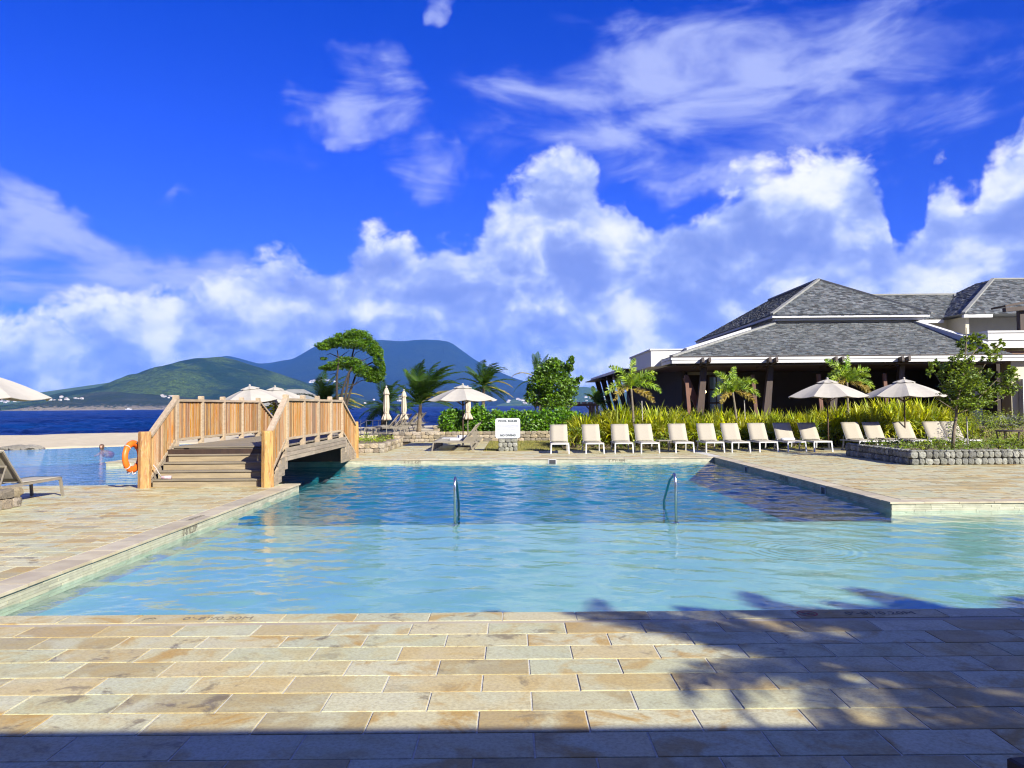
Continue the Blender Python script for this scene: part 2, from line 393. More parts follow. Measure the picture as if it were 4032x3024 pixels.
pm('pole_wood', (.16, .09, .05), (.12, .07, .04), .5, 5, bmp=.1)
pm('pole_pale', (.62, .58, .50), (.55, .50, .42), .5, 5, bmp=.1)
pm('base_iron', (.06, .06, .065), (.045, .045, .05), .6, 8, bmp=.2)
pm('towel', (.82, .82, .84), (.76, .76, .79), .95, 40, bmp=.4, bd=.006)
pm('white_wall', (.94, .93, .90), (.91, .90, .87), .8, 2, bmp=.05, obj=False)
pm('cream_wall', (.90, .82, .58), (.87, .79, .56), .85, 2, bmp=.08, obj=False)
pm('grey_wall', (.40, .39, .34), (.37, .36, .32), .85, 2, bmp=.08, obj=False)
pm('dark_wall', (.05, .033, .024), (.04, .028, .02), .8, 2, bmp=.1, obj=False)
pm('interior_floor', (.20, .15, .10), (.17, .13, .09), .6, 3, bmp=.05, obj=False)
pm('slate', (.135, .155, .165), (.225, .24, .24), .6, 2.0, bmp=.3, bd=.01, arand=.62, obj=False, c3=(.27, .20, .155))
pm('slate_cap', (.40, .40, .36), (.32, .32, .29), .7, 3, bmp=.2, obj=False)
pm('stone_grey', (.52, .52, .42), (.34, .34, .28), .85, 5, bmp=.9, bd=.03, orand=.38, c3=(.42, .33, .21))
pm('stone_tan', (.60, .49, .32), (.42, .35, .24), .85, 5, bmp=.9, bd=.03, orand=.40, c3=(.24, .22, .18))
pm('mortar', (.16, .15, .13), (.12, .115, .10), .95, 8, bmp=.3)
pm('rock', (.46, .42, .33), (.34, .31, .24), .9, 2, bmp=.9, bd=.08, orand=.2)
pm('bark', (.075, .055, .04), (.05, .038, .028), .9, 9, stretch=(1, 1, .35), bmp=.7, bd=.02)
pm('bark_pale', (.32, .25, .16), (.22, .17, .11), .9, 7, stretch=(1, 1, 1.8), bmp=.7, bd=.02)
pm('bark_palm', (.34, .28, .19), (.22, .18, .12), .9, 6, stretch=(.6, .6, 6), bmp=.7, bd=.02)
pm('leaf_tall', (.07, .17, .008), (.14, .26, .010), .55, 3, bmp=0, arand=.5, trans=.32, tcol=(.15, .30, .02), spec=.2, obj=False)
pm('leaf_round', (.07, .16, .008), (.15, .27, .012), .45, 3, bmp=0, arand=.5, trans=.25, tcol=(.18, .32, .02), spec=.3, obj=False)
pm('leaf_hedge', (.07, .20, .008), (.16, .32, .012), .45, 2.5, bmp=0, arand=.5, trans=.25, tcol=(.16, .34, .02), spec=.3, obj=False)
pm('leaf_olive', (.11, .19, .010), (.20, .27, .016), .5, 3, bmp=0, arand=.5, trans=.28, tcol=(.26, .33, .03), spec=.3, obj=False)
pm('leaf_strap', (.27, .38, .012), (.58, .56, .018), .5, 1.6, bmp=0, arand=.45, trans=.35, tcol=(.55, .52, .02), spec=.2, obj=False)
pm('leaf_shrub', (.14, .22, .012), (.26, .30, .016), .6, 3, bmp=0, arand=.5, trans=.25, tcol=(.3, .36, .03), spec=.2, obj=False)
pm('leaf_coco', (.022, .065, .006), (.05, .105, .008), .6, 2, bmp=0, arand=.4, trans=.28, tcol=(.10, .19, .012), spec=.15, obj=False)
pm('leaf_coco_dry', (.30, .27, .04), (.42, .34, .06), .55, 2, bmp=0, arand=.4, trans=.3, tcol=(.5, .42, .05), spec=.3, obj=False)
pm('leaf_fox', (.17, .32, .012), (.34, .44, .018), .5, 3, bmp=0, arand=.45, trans=.3, tcol=(.34, .46, .03), spec=.3, obj=False)
pm('leaf_fox_dry', (.38, .26, .05), (.30, .25, .05), .6, 3, bmp=0, arand=.4, trans=.3, tcol=(.5, .36, .06), spec=.2, obj=False)
pm('leaf_grey', (.22, .26, .20), (.30, .30, .22), .5, 3, bmp=0, arand=.4, trans=.2, spec=.3, obj=False)
pm('petal', (.75, .50, .03), (.70, .42, .02), .6, 3, bmp=0, obj=False)
pm('orange', (.85, .16, .015), (.80, .14, .012), .45, 5, bmp=.08)
pm('rope', (.75, .70, .66), (.68, .62, .58), .8, 40, bmp=.3)
pm('rope_pink', (.80, .50, .55), (.82, .70, .72), .7, 20, bmp=.2)
pm('steel', (1.0, 1.0, .98), (.9, .9, .9), .24, 4, bmp=.02, metallic=1, spec=.5)
pm('sign_white', (.84, .85, .87), (.81, .82, .84), .5, 3, bmp=.02)
pm('print_dark', (.05, .07, .075), (.07, .085, .09), .7, 20, bmp=0)
pm('print_blue', (.40, .45, .66), (.46, .50, .70), .7, 20, bmp=0)
pm('print_brown', (.17, .15, .11), (.21, .18, .13), .8, 40, bmp=0)
pm('print_red', (.42, .05, .035), (.36, .05, .04), .7, 30, bmp=0)
pm('skin', (.42, .22, .14), (.38, .19, .12), .55, 8, bmp=.05)
pm('hair', (.10, .05, .025), (.06, .03, .02), .6, 20, bmp=.3)
pm('swimwear', (.45, .05, .04), (.4, .04, .03), .7, 10, bmp=.1)
pm('house_white', (.80, .78, .74), (.74, .71, .66), .8, 1, bmp=0, orand=.12)
pm('house_roof', (.62, .50, .44), (.55, .44, .40), .8, 1, bmp=0, orand=.35)
pm('boat_white', (.82, .83, .85), (.78, .79, .81), .4, 1, bmp=0)
def hill_mat(name, a, b, c, sc, base=None):
    m, k, out = newmat(name); pos = k.new('ShaderNodeNewGeometry').outputs['Position']
    n1 = k.noise(pos, sc, 6, .6, .4); n2 = k.noise(pos, sc * 9, 5, .7); n3 = k.noise(pos, sc * 45, 3, .7)
    col = k.mix(k.ss(n1, .42, .62), a, b); col = k.mix(k.m('MULTIPLY', k.ss(n2, .45, .7), .8), col, c)
    col = k.mix(k.ss(n3, .42, .6, 0, .8), col, tuple(q * .3 for q in a))
    if base:                      # bare rock near the waterline
        z = k.new('ShaderNodeSeparateXYZ'); k.put(z.inputs[0], pos)
        f = k.m('MULTIPLY', k.ss(k.m('ADD', z.outputs[2], k.m('MULTIPLY', k.m('SUBTRACT', n2, .5), 60.0)), base[1] * .4, base[1], 1.0, 0.0), .75)
        col = k.mix(f, col, base[0])
    p = principled(k, col, .95, 0, .1, bump(k, k.m('ADD', n2, k.m('MULTIPLY', n3, .5)), 1.0, .07 / sc))
    k.l.new(p.outputs[0], out.inputs[0]); MATS[name] = m
hill_mat('hill_green', (.014, .040, .010), (.085, .13, .018), (.008, .022, .007), .0045)
hill_mat('hill_rocky', (.028, .045, .018), (.06, .07, .03), (.018, .028, .012), .009, ((.24, .20, .15), 11))
hill_mat('hill_far', (.07, .13, .02), (.15, .20, .035), (.035, .06, .02), .003)
hill_mat('hill_blue', (.008, .02, .012), (.02, .034, .014), (.006, .014, .009), .0016)

def glossy_water(name, kind):
    m, k, out = newmat(name)
    pos = k.new('ShaderNodeNewGeometry').outputs['Position']
    if kind == 'pool':
        sep = k.new('ShaderNodeSeparateXYZ'); k.put(sep.inputs[0], pos)
        deepf = k.ss(sep.outputs[1], 13.3, 15.0)
        p2 = k.vm('MULTIPLY', pos, (.62, 1.0, 1.0))
        a = k.noise(p2, 1.7, 2, .45, .9); b = k.noise(k.vm('ADD', p2, (5, 3, 1)), 5.2, 3, .5, .7); c = k.noise(p2, 17, 2, .5, .3)
        lag = k.ss(sep.outputs[0], -5.2, -4.95, 1.0, 0.0)
        h = k.m('MULTIPLY', k.m('SUBTRACT', a, .5), k.m('MULTIPLY', lag, .07))
        h = k.m('ADD', h, k.m('MULTIPLY', k.m('SUBTRACT', b, .5), k.ss(lag, 0.0, 1.0, .004, .02)))
        h = k.m('ADD', h, k.m('MULTIPLY', k.m('SUBTRACT', c, .5), k.ss(deepf, 0.0, 1.0, .0026, .006)))
        # ripple rings spreading from one spot
        q = P(3170, 2165, -.16)
        d = k.vm('SUBTRACT', pos, (q.x, q.y, -.16)); ln = k.new('ShaderNodeVectorMath', operation='LENGTH'); k.put(ln.inputs[0], d)
        rr = ln.outputs['Value']
        ring = k.m('MULTIPLY', k.m('SINE', k.m('MULTIPLY', rr, 52.0)), k.m('MULTIPLY', k.ss(rr, .15, .4), k.ss(rr, .5, 1.15, 1.0, 0.0)))
        h = k.m('ADD', h, k.m('MULTIPLY', ring, .0022))
        nm = k.new('ShaderNodeBump'); nm.inputs['Strength'].default_value = 1; nm.inputs['Distance'].default_value = 1; k.put(nm.inputs['Height'], h)
        nm = nm.outputs[0]
        fr = k.new('ShaderNodeFresnel'); bf_ = k.new('ShaderNodeNewGeometry').outputs['Backfacing']; k.put(fr.inputs['IOR'], k.ss(bf_, 0.0, 1.0, 1.36, 1 / 1.36, smooth=False)); k.put(fr.inputs['Normal'], nm)
        tr = k.new('ShaderNodeBsdfTransparent'); tr.inputs[0].default_value = (.80, .96, .97, 1)
        gl = k.new('ShaderNodeBsdfGlossy'); gl.inputs['Roughness'].default_value = .03; gl.inputs[0].default_value = (1, 1, 1, 1); k.put(gl.inputs['Normal'], nm)
        ms = k.new('ShaderNodeMixShader'); k.put(ms.inputs[0], fr.outputs[0]); k.l.new(tr.outputs[0], ms.inputs[1]); k.l.new(gl.outputs[0], ms.inputs[2])
        k.l.new(ms.outputs[0], out.inputs[0])
    else:
        p2 = k.vm('MULTIPLY', pos, (.45, 1.0, 1.0))
        a = k.noise(p2, .10, 4, .55, .6); b = k.noise(p2, .55, 4, .6, .5); w = k.noise(k.vm('MULTIPLY', pos, (.02, .045, 1)), 1.0, 6, .7, .5)
        h = k.m('ADD', k.m('MULTIPLY', a, .8), k.m('MULTIPLY', b, .5))
        nm = k.new('ShaderNodeBump'); nm.inputs['Strength'].default_value = 1; nm.inputs['Distance'].default_value = 1; k.put(nm.inputs['Height'], h)
        col = k.mix(k.ss(w, .40, .62), (.0005, .008, .055), (.0015, .024, .12))
        foam = k.m('MULTIPLY', k.ss(k.noise(p2, .22, 5, .7, .4), .70, .74), k.ss(b, .5, .6))
        col = k.mix(foam, col, (.6, .65, .72))
        p = principled(k, col, .40, 0, .12, nm.outputs[0]); k.l.new(p.outputs[0], out.inputs[0])
    MATS[name] = m
glossy_water('pool_water', 'pool'); glossy_water('sea_water', 'sea')
def glass_mat():
    m, k, out = newmat('glass')
    p = principled(k, (.10, .16, .22), .05, 0, .8); k.l.new(p.outputs[0], out.inputs[0]); MATS['glass'] = m
    m, k, out = newmat('lamp_glow'); e = k.new('ShaderNodeEmission'); e.inputs[0].default_value = (1, .62, .28, 1); e.inputs[1].default_value = 6
    k.l.new(e.outputs[0], out.inputs[0]); MATS['lamp_glow'] = m
glass_mat()
# ================================================================== THE SETTING
WZ = -0.16                       # pool water level
LAGOON = [(-46, 18.1), (-4.9, 18.1), (-4.9, 26.0), (-13.4, 26.0), (-13.4, 28.2), (-14.2, 37.0), (-16.4, 42.6), (-19.2, 40.4), (-23.9, 36.8), (-34, 29.3), (-46, 20.5)]
def inside(p, poly):
    x, y = p; c = False; n = len(poly)
    for i in range(n):
        x0, y0 = poly[i]; x1, y1 = poly[(i + 1) % n]
        if (y0 > y) != (y1 > y) and x < (x1 - x0) * (y - y0) / (y1 - y0) + x0: c = not c
    return c
def shore_s(x, y): return (y - (57 + (x + 37) * .65)) / 1.1927

# land under and behind everything
g = MB()
for (x0, x1, y0, y1) in [(-900, 900, -900, -9.9), (-900, -15.9, -9.9, 6.7), (15.9, 900, -9.9, 6.7), (-900, -29.9, 6.7, 13.9), (40, 900, 6.7, 30.3)]:
    g.poly([(x0, y0, -.05), (x1, y0, -.05), (x1, y1, -.05), (x0, y1, -.05)])
g.poly([(-1.15, 30.4, -.03), (40, 30.4, -.03), (900, 30.4, -.03), (900, 640, -.03), (40, 98, -.03), (-1.15, 72, -.03)])
g.build('ground', MATS['soil'], kind='structure')

def build_beach():
    xs = np.arange(-110, 161, 1.0); ys = np.arange(14, 150, 1.0)
    rr = np.random.default_rng(3); vs = []; fs = []
    for j, y in enumerate(ys):
        for i, x in enumerate(xs):
            s = shore_s(x, y)
            z = -.20 + .10 * max(0, min(1, (s + 14) / 10)) if s < 0 else -.10 - .12 * s
            if s < 0 and y > 27: z += .05 * math.sin(x * .55 + 1.3 * math.sin(y * .4)) * math.sin(y * .47) * max(0, min(1, (s + 13) / 5)) + rr.normal(0, .012)
            if y < 26.2 and x > -29.5: z = -1.9
            elif any(inside((x + dx, y + dy), LAGOON) for dx in (-1.1, 0, 1.1) for dy in (-1.1, 0, 1.1)): z = -1.0
            elif y < 31 and x > -13.3: z = -.25
            z = max(z, -3.0)
            vs.append((x, y, z))
    nx = len(xs)
    for j in range(len(ys) - 1):
        for i in range(nx - 1): fs.append((j * nx + i, j * nx + i + 1, (j + 1) * nx + i + 1, (j + 1) * nx + i))
    b = MB(); b.add(vs, fs, .5); b.build('beach', MATS['sand'], smooth=True, kind='structure')
build_beach()

def build_sea():
    "swell as real geometry out to 1.6 km, flat beyond"
    Yr = [0.0]
    while Yr[-1] < 1700: Yr.append(Yr[-1] + max(1.1, (Yr[-1] + 60) * .0085))
    Yr = np.array(Yr); t = np.linspace(-1, 1, 460); nx = len(t); ny = len(Yr)
    S_, T_ = np.meshgrid(Yr, t, indexing='ij')
    X = T_ * (120 + S_ * .95) - 10 + S_ * -.02; Y = 57 + (X + 37) * .65 + (6 + S_) * 1.1927
    Y = np.where(X > 150, np.maximum(Y, 57 + 187 * .65 + S_ * 1.19), Y)
    n1 = vnoise(X / 13 + 300, Y / 6.5 + 300, 41, 3, .5); n2 = vnoise(X / 4.2 + 80, Y / 2.6 + 80, 43, 2, .5); g_ = vnoise(X / 70 + 40, Y / 45 + 40, 47, 2, .5)
    Z = -1.3 + ((1 - np.abs(n1 - .5) * 2) ** 2 * 1.25 - .75) * (.45 + 1.0 * g_) + (n2 - .5) * .45
    Z *= 1; Z[-1, :] = -1.3; Z[:, 0] = -1.3; Z[:, -1] = -1.3
    v = np.stack([X, Y, Z], -1).reshape(-1, 3); j, i = np.meshgrid(np.arange(ny - 1), np.arange(nx - 1), indexing='ij'); a = (j * nx + i).ravel()
    f = np.stack([a, a + 1, a + nx + 1, a + nx], 1)
    me = bpy.data.meshes.new('sea'); me.vertices.add(len(v)); me.vertices.foreach_set('co', v.astype(np.float32).ravel())
    me.loops.add(f.size); me.loops.foreach_set('vertex_index', f.astype(np.int32).ravel()); me.polygons.add(len(f)); me.polygons.foreach_set('loop_start', np.arange(0, f.size, 4, dtype=np.int32))
    me.polygons.foreach_set('use_smooth', np.ones(len(f), dtype=bool)); me.materials.append(MATS['sea_water']); me.update(calc_edges=True); return me
def lattice(seed, n=64): return np.random.default_rng(seed).random((n, n))
def vnoise(x, y, seed, oct=5, gain=.5):
    L = lattice(seed); n = L.shape[0]; tot = np.zeros_like(x, dtype=float); amp = 1.0; s = 0
    for o in range(oct):
        xi = np.floor(x).astype(int); yi = np.floor(y).astype(int); fx = x - xi; fy = y - yi
        fx = fx * fx * (3 - 2 * fx); fy = fy * fy * (3 - 2 * fy)
        a = L[xi % n, yi % n]; b = L[(xi + 1) % n, yi % n]; c = L[xi % n, (yi + 1) % n]; d = L[(xi + 1) % n, (yi + 1) % n]
        tot += amp * ((a * (1 - fx) + b * fx) * (1 - fy) + (c * (1 - fx) + d * fx) * fy); s += amp
        amp *= gain; x = x * 2.03 + 17.3; y = y * 2.03 + 9.1
    return tot / s
link('sea', build_sea(), kind='structure')
sea = MB()
def crest(x, s): return 57 + (x + 37) * .65 + s * 1.1927
sea.poly([(-2600, crest(-2600, 6), -2.2), (5500, crest(5500, 6), -2.2), (6900, 11300, -2.2), (-6900, 11300, -2.2), (-6900, crest(-2600, 6), -2.2)])
sea.build('open_sea', MATS['sea_water'], kind='structure')

# ---- decks: slabs with recessed joints, stones laid on them
def slab(name, rects):
    b = MB()
    for (x0, x1, y0, y1) in rects: b.box(x0, x1, y0, y1, -1.75, -.0022, .5)
    me = b.mesh(name, [MATS['slab'], MATS['grout']])
    for p in me.polygons:
        if p.normal.z > .5: p.material_index = 1
    return link(name, me, kind='structure')
ROW, LEN, GAP = .3038, .6077, .0055
def tile_rects(x0, x1, y0, y1, yref, xref):
    out = []
    k0 = math.floor((y0 - yref) / ROW) - 1; k1 = math.ceil((y1 - yref) / ROW) + 1
    for k in range(k0, k1):
        a, b = max(y0, yref + k * ROW), min(y1, yref + (k + 1) * ROW)
        if b - a < .04: continue
        off = xref + (k % 2) * LEN / 2
        i0 = math.floor((x0 - off) / LEN) - 1; i1 = math.ceil((x1 - off) / LEN) + 1
        for i in range(i0, i1):
            c, d = max(x0, off + i * LEN), min(x1, off + (i + 1) * LEN)
            if d - c < .04: continue
            out.append((c + GAP, d - GAP, a + GAP, b - GAP))
    return out
FULL = {}
def lay(deck, rects, most, partname='tile', far='tiles_beyond', mat='tile_stone', matfar='tile_stone_far', th=.014):
    scored = []
    for q in rects:
        c = ((q[0] + q[1]) / 2, (q[2] + q[3]) / 2, 0); p = proj(c)
        vis = p is not None and c[1] > 2.9 and -250 < p[0] < 4280 and -100 < p[1] < 3180
        scored.append((c[1] if vis else 1e6 + abs(c[1]), q))
    scored.sort(key=lambda t: t[0])
    rest = MB()
    for n, (sc, q) in enumerate(scored):
        z = random.uniform(-.0015, .0015)
        if n < most and sc < 1e5:
            w, h = round(q[1] - q[0], 3), round(q[3] - q[2], 3)
            if (w, h, mat) not in FULL:
                FULL[(w, h, mat)] = MB().bev(-w / 2, w / 2, -h / 2, h / 2, -th, 0, .0025).mesh(partname, MATS[mat])
            o = bpy.data.objects.new(partname, FULL[(w, h, mat)]); COL.objects.link(o); o.parent = deck
            o.location = ((q[0] + q[1]) / 2, (q[2] + q[3]) / 2, z + .003)
        else:
            rest.bev(q[0], q[1], q[2], q[3], -th, z + .003, .0025)
    if rest.f: rest.build(far, MATS[matfar], deck, kind='stuff')
fd = slab('front_deck', [(-16, 16, -10, 6.70)])
lay(fd, tile_rects(-16, 16, -9.8, 6.385, 6.385, .10), 300)
lay(fd, [(x, x + .60, 6.462, 6.715) for x in np.arange(-15.87 - .02, 15.9, .6077)], 60, 'coping_stone', 'coping_beyond', th=.03)
MB().box(-16, 16, 6.39, 6.455, -.02, -.001, .3).build('drain_strip', MATS['coping_far'], fd)
ld = slab('left_deck', [(-30, -4.90, 6.70, 18.08)])
lay(ld, tile_rects(-29.9, -5.24, 6.72, 18.06, 6.385, .25), 300)
def cop_y(x0, x1, ya, yb, ref=0): return [(x0, x1, max(ya, y) + .003, min(yb, y + .61) - .003) for y in np.arange(ya, yb, .61) if min(yb, y + .61) - y > .05]
def cop_x(y0, y1, xa, xb): return [(max(xa, x) + .003, min(xb, x + .61) - .003, y0, y1) for x in np.arange(xa, xb, .61) if min(xb, x + .61) - x > .05]
lay(ld, cop_y(-5.225, -4.87, 6.72, 18.12), 40, 'coping_stone', 'coping_beyond', 'coping', 'coping_far', th=.032)
rd = slab('right_deck', [(6.65, 40, 13.9, 30.40)])
lay(rd, tile_rects(6.99, 40, 14.24, 30.40, 14.24, 6.99), 220)
lay(rd, cop_x(13.87, 14.225, 6.62, 40), 30, 'coping_stone', 'coping_beyond', 'coping', 'coping_far', th=.032)
lay(rd, cop_y(6.62, 6.975, 14.235, 26.3), 30, 'coping_stone', 'coping_beyond', 'coping', 'coping_far', th=.032)
fa = slab('far_deck', [(-13.4, 6.65, 26.0, 30.40), (-4.9, -1.15, 30.40, 38.72)])
lay(fa, tile_rects(-13.38, 6.64, 26.33, 30.40, 26.33, 0.1) + tile_rects(-4.88, -1.16, 30.41, 38.7, 30.41, .3), 90)
lay(fa, cop_x(25.97, 26.315, -13.42, 6.61), 34, 'coping_stone', 'coping_beyond', 'coping', 'coping_far', th=.032)

# ---- pool basin
pb = MB()
pb.box(-4.91, 30, 6.70, 14.1, -1.75, -.36, .5, 0)
pb.box(-4.91, 6.66, 14.1, 26.01, -1.80, -.76, .5, 1)
pb.box(-13.9, -4.91, 18.07, 26.01, -1.80, -.75, .5, 1)
pb.prism([(-46, 18.1), (-13.9, 18.1), (-13.9, 28.4), (-14.6, 37.0), (-16.6, 42.0), (-19.2, 40.2), (-23.9, 36.6), (-34, 29.1), (-46, 20.3)], -1.75, -.95, .5, 2)
pb.box(6.640, 6.652, 14.1, 26, -1.6, -.235, .5, 1)
pb.box(-4.9, 6.64, 25.988, 26.002, -1.6, -.235, .5, 1)
pb.box(-13.4, -4.9, 25.988, 26.002, -1.6, -.235, .5, 1)
pb.box(-4.902, -4.89, 14.1, 18.08, -1.6, -.235, .5, 1)
for (qa, qb) in zip(LAGOON[4:-1], LAGOON[5:]): pb.bar((qa[0], qa[1], -.58), (qb[0], qb[1], -.58), .12, .80, mi=2)
for (x0, x1, y0, y1) in [(-46.3, -46, 18, 20.5)]: pb.box(x0, x1, y0, y1, -1.7, -.17, .5, 0)
pb.build('pool_basin', [MATS['shallow'], MATS['deep'], MATS['lagoon_floor']], kind='structure')
# thin stone strips that face the pool walls
def strips(deck, p0, p1, nrm, name='wall_strip'):
    p0 = Vector(p0); p1 = Vector(p1); n = Vector(nrm); t = (p1 - p0).normalized(); L = (p1 - p0).length; b = MB()
    for r in range(6):
        z1 = -.034 - r * .0335; z0 = z1 - .031; s = 0.0
        while s < L - .01:
            e = min(L, s + random.uniform(.18, .5)); d = random.uniform(.004, .011)
            a = p0 + t * (s + .002); c = p0 + t * (e - .002); q = [a, c, c + n * d, a + n * d]
            if t.cross(n).z < 0: q = [c, a, a + n * d, c + n * d]
            b.add([(v.x, v.y, z0) for v in q] + [(v.x, v.y, z1) for v in q], MB.BOXF); s = e
    b.build(name, MATS['strip'], deck, kind='stuff')
strips(ld, (-4.9, 6.72, 0), (-4.9, 18.07, 0), (1, 0, 0))
strips(fa, (-4.9, 26.0, 0), (6.63, 26.0, 0), (0, -1, 0)); strips(fa, (-13.39, 26.0, 0), (-4.9, 26, 0), (0, -1, 0))
strips(rd, (6.65, 13.91, 0), (6.65, 25.98, 0), (-1, 0, 0)); strips(rd, (6.66, 13.9, 0), (30, 13.9, 0), (0, -1, 0))

def ripples(X, Y):
    "sum of many small wave trains; choppier over the deep part"
    rr = np.random.default_rng(77); Z = np.zeros_like(X); D_ = np.zeros_like(X)
    for n in range(46):
        lam = .15 * (7.0 ** (n / 45)); th = rr.normal(math.pi * .42, .8); kx, ky = math.cos(th) * 2 * math.pi / lam, math.sin(th) * 2 * math.pi / lam
        a = .0011 * (lam / .5) ** 1.05; ph = rr.uniform(0, 6.28)
        w = a * np.sin(kx * X + ky * Y + ph + .8 * np.sin(X * 1.3 / (lam + .4) + n) + .8 * np.sin(Y * 1.1 / (lam + .4) - n)); Z += w
    env = .55 + .45 * vnoise(X / 1.6 + 90, Y / 1.1 + 90, 61, 2)
    deep = np.clip((Y - 13.2) / 2.2, 0, 1); deep = deep * deep * (3 - 2 * deep)
    return Z * (env * (1 - deep) + 2.0 * deep)
def build_water():
    vs = []; fs = []; off = 0
    def grid(xa, xb, ya, yb, c):
        nonlocal off
        xs = np.linspace(xa, xb, max(2, int(round((xb - xa) / c)) + 1)); ys = np.linspace(ya, yb, max(2, int(round((yb - ya) / c)) + 1))
        Xg, Yg = np.meshgrid(xs, ys); Zg = WZ + ripples(Xg, Yg); nx, ny = len(xs), len(ys)
        vs.append(np.stack([Xg, Yg, Zg], -1).reshape(-1, 3)); jj, ii = np.meshgrid(np.arange(ny - 1), np.arange(nx - 1), indexing='ij'); a = (jj * nx + ii).ravel() + off
        fs.append(np.stack([a, a + 1, a + nx + 1, a + nx], 1)); off += nx * ny
    grid(-4.9, 6.65, 6.70, 26.0, .045); grid(6.65, 10.4, 6.70, 13.9, .045)
    v = np.concatenate(vs); f = np.concatenate(fs); extra = [[(10.4, 6.7), (30, 6.7), (30, 13.9), (10.4, 13.9)], LAGOON]
    faces = f.tolist(); v = v.tolist()
    for p in extra: faces.append(list(range(len(v), len(v) + len(p)))); v += [(x, y, WZ) for x, y in p]
    me = bpy.data.meshes.new('pool_water'); me.from_pydata(v, [], faces); me.polygons.foreach_set('use_smooth', [True] * len(faces)); me.materials.append(MATS['pool_water']); me.update()
    return link('pool_water', me, kind='structure')
build_water()

# ---- lawn strip and raised terrace
lw = MB(); lw.box(-1.14, 34, 30.41, 38.7, -.4, .012, .5)
lawn = lw.build('lawn', MATS['lawn'], kind='structure')
def blades(name, regions, n, h, mat, parent=None, w=.012, zf=.012):
    c = []; tot = sum((r[1] - r[0]) * (r[3] - r[2]) for r in regions)
    for r in regions:
        m = int(n * (r[1] - r[0]) * (r[3] - r[2]) / tot)
        c.append(np.stack([RNG.uniform(r[0], r[1], m), RNG.uniform(r[2], r[3], m), np.full(m, zf)], 1))
    c = np.concatenate(c); m = len(c); a = RNG.uniform(0, 2 * np.pi, m); hh = h * RNG.uniform(.5, 1.2, m)
    sd = np.stack([np.cos(a), np.sin(a), np.zeros(m)], 1) * (w / 2); ln = np.stack([RNG.normal(0, .35, m), RNG.normal(0, .35, m), np.ones(m)], 1) * hh[:, None]
    v = np.concatenate([(c - sd)[:, None], (c + sd)[:, None], (c + ln)[:, None]], 1).reshape(-1, 3)
    return np_mesh(name, v, 3, RNG.uniform(0, 1, m), MATS[mat], parent, kind='stuff')
def np_mesh(name, v, n, r, mat, parent=None, world=True, smooth=False, **tags):
    "many separate n-gons at once"
    me = bpy.data.meshes.new(name); nf = len(v) // n
    me.vertices.add(len(v)); me.vertices.foreach_set('co', v.astype(np.float32).ravel())
    me.loops.add(len(v)); me.loops.foreach_set('vertex_index', np.arange(len(v), dtype=np.int32))
    me.polygons.add(nf); me.polygons.foreach_set('loop_start', np.arange(0, len(v), n, dtype=np.int32))
    at = me.attributes.new('rnd', 'FLOAT', 'FACE'); at.data.foreach_set('value', np.asarray(r, dtype=np.float32))
    me.materials.append(mat); me.update(calc_edges=True)
    return link(name, me, parent, world, **tags)
blades('grass', [(-1.1, 12.5, 30.45, 33.5), (-1.1, 3, 33.5, 38.6)], 26000, .055, 'grass_blade', lawn)
TZ = .33
tr = MB(); tr.prism([(-13.0, 39.0), (14, 39.0), (22, 60), (-4, 60), (-13.0, 52)], -.4, TZ, .5)
tr.build('terrace', MATS['sand'], kind='structure')

# ---- far hills
HILLS = []
def hill(name, sil, D, depth, mat, label, power=1.0, rough=.18, seed=1, cell=None, nx=220, ny=48):
    px = np.linspace(sil[0][0], sil[-1][0], nx)
    sx = np.array([s[0] for s in sil]); sy = np.array([s[1] for s in sil])
    py = np.interp(px, sx, sy)
    ker = np.ones(5) / 5; py = np.convolve(np.pad(py, 2, 'edge'), ker, 'valid')
    X = (px - 2016) / FPX * D; hor = 1597 - (px - 2016) * ROLL
    H = np.maximum(0, (hor - py) / FPX * D + 1.75 + 1.3)
    t = np.linspace(0, 1.5, ny); T, XX = np.meshgrid(t, X, indexing='ij'); HH = np.broadcast_to(H, T.shape)
    YY = D - depth * (1 - T)
    sh = np.where(T <= 1, np.clip(T, 0, 1) ** power, 1 - ((T - 1) / .5) ** 2 * .8)
    c = cell or depth * .45
    nz = vnoise(XX / c + 50, YY / c + 50, seed); gul = np.abs(vnoise(XX / (c * .5) + 20, YY / (c * .8) + 20, seed + 9) - .5) * 2
    env = np.clip(T * 4, 0, 1) * np.clip((1.02 - T) * 3.0, .10, 1)
    ZZ = HH * sh * (1 + env * rough * ((nz - .5) * 2 - gul * .7)) - 1.5
    ZZ[0, :] = -3; ZZ[-1, :] = -3
    v = np.stack([XX, YY, ZZ], -1).reshape(-1, 3)
    b = MB(); b.add(v.tolist(), [(j * nx + i, j * nx + i + 1, (j + 1) * nx + i + 1, (j + 1) * nx + i) for j in range(ny - 1) for i in range(nx - 1)], .5)
    HILLS.append((D, depth, X, t, ZZ))
    return b.build(name, MATS[mat], smooth=True, kind='structure')
hill('far_ridge', [(-700, 1596), (-300, 1590), (0, 1576), (150, 1546), (330, 1520), (500, 1495), (545, 1492), (620, 1520), (800, 1560), (1000, 1590)], 5200, 1500, 'hill_far', '', 1.25, .10, 4)
hill('green_hill', [(240, 1612), (330, 1600), (420, 1555), (500, 1512), (560, 1480), (640, 1445), (700, 1424), (760, 1412), (830, 1404), (872, 1402), (920, 1413), (1000, 1440), (1080, 1466), (1180, 1500), (1300, 1540), (1430, 1575), (1600, 1598)], 3600, 1000, 'hill_green', '', .9, .42, 7, cell=330, nx=260, ny=70)
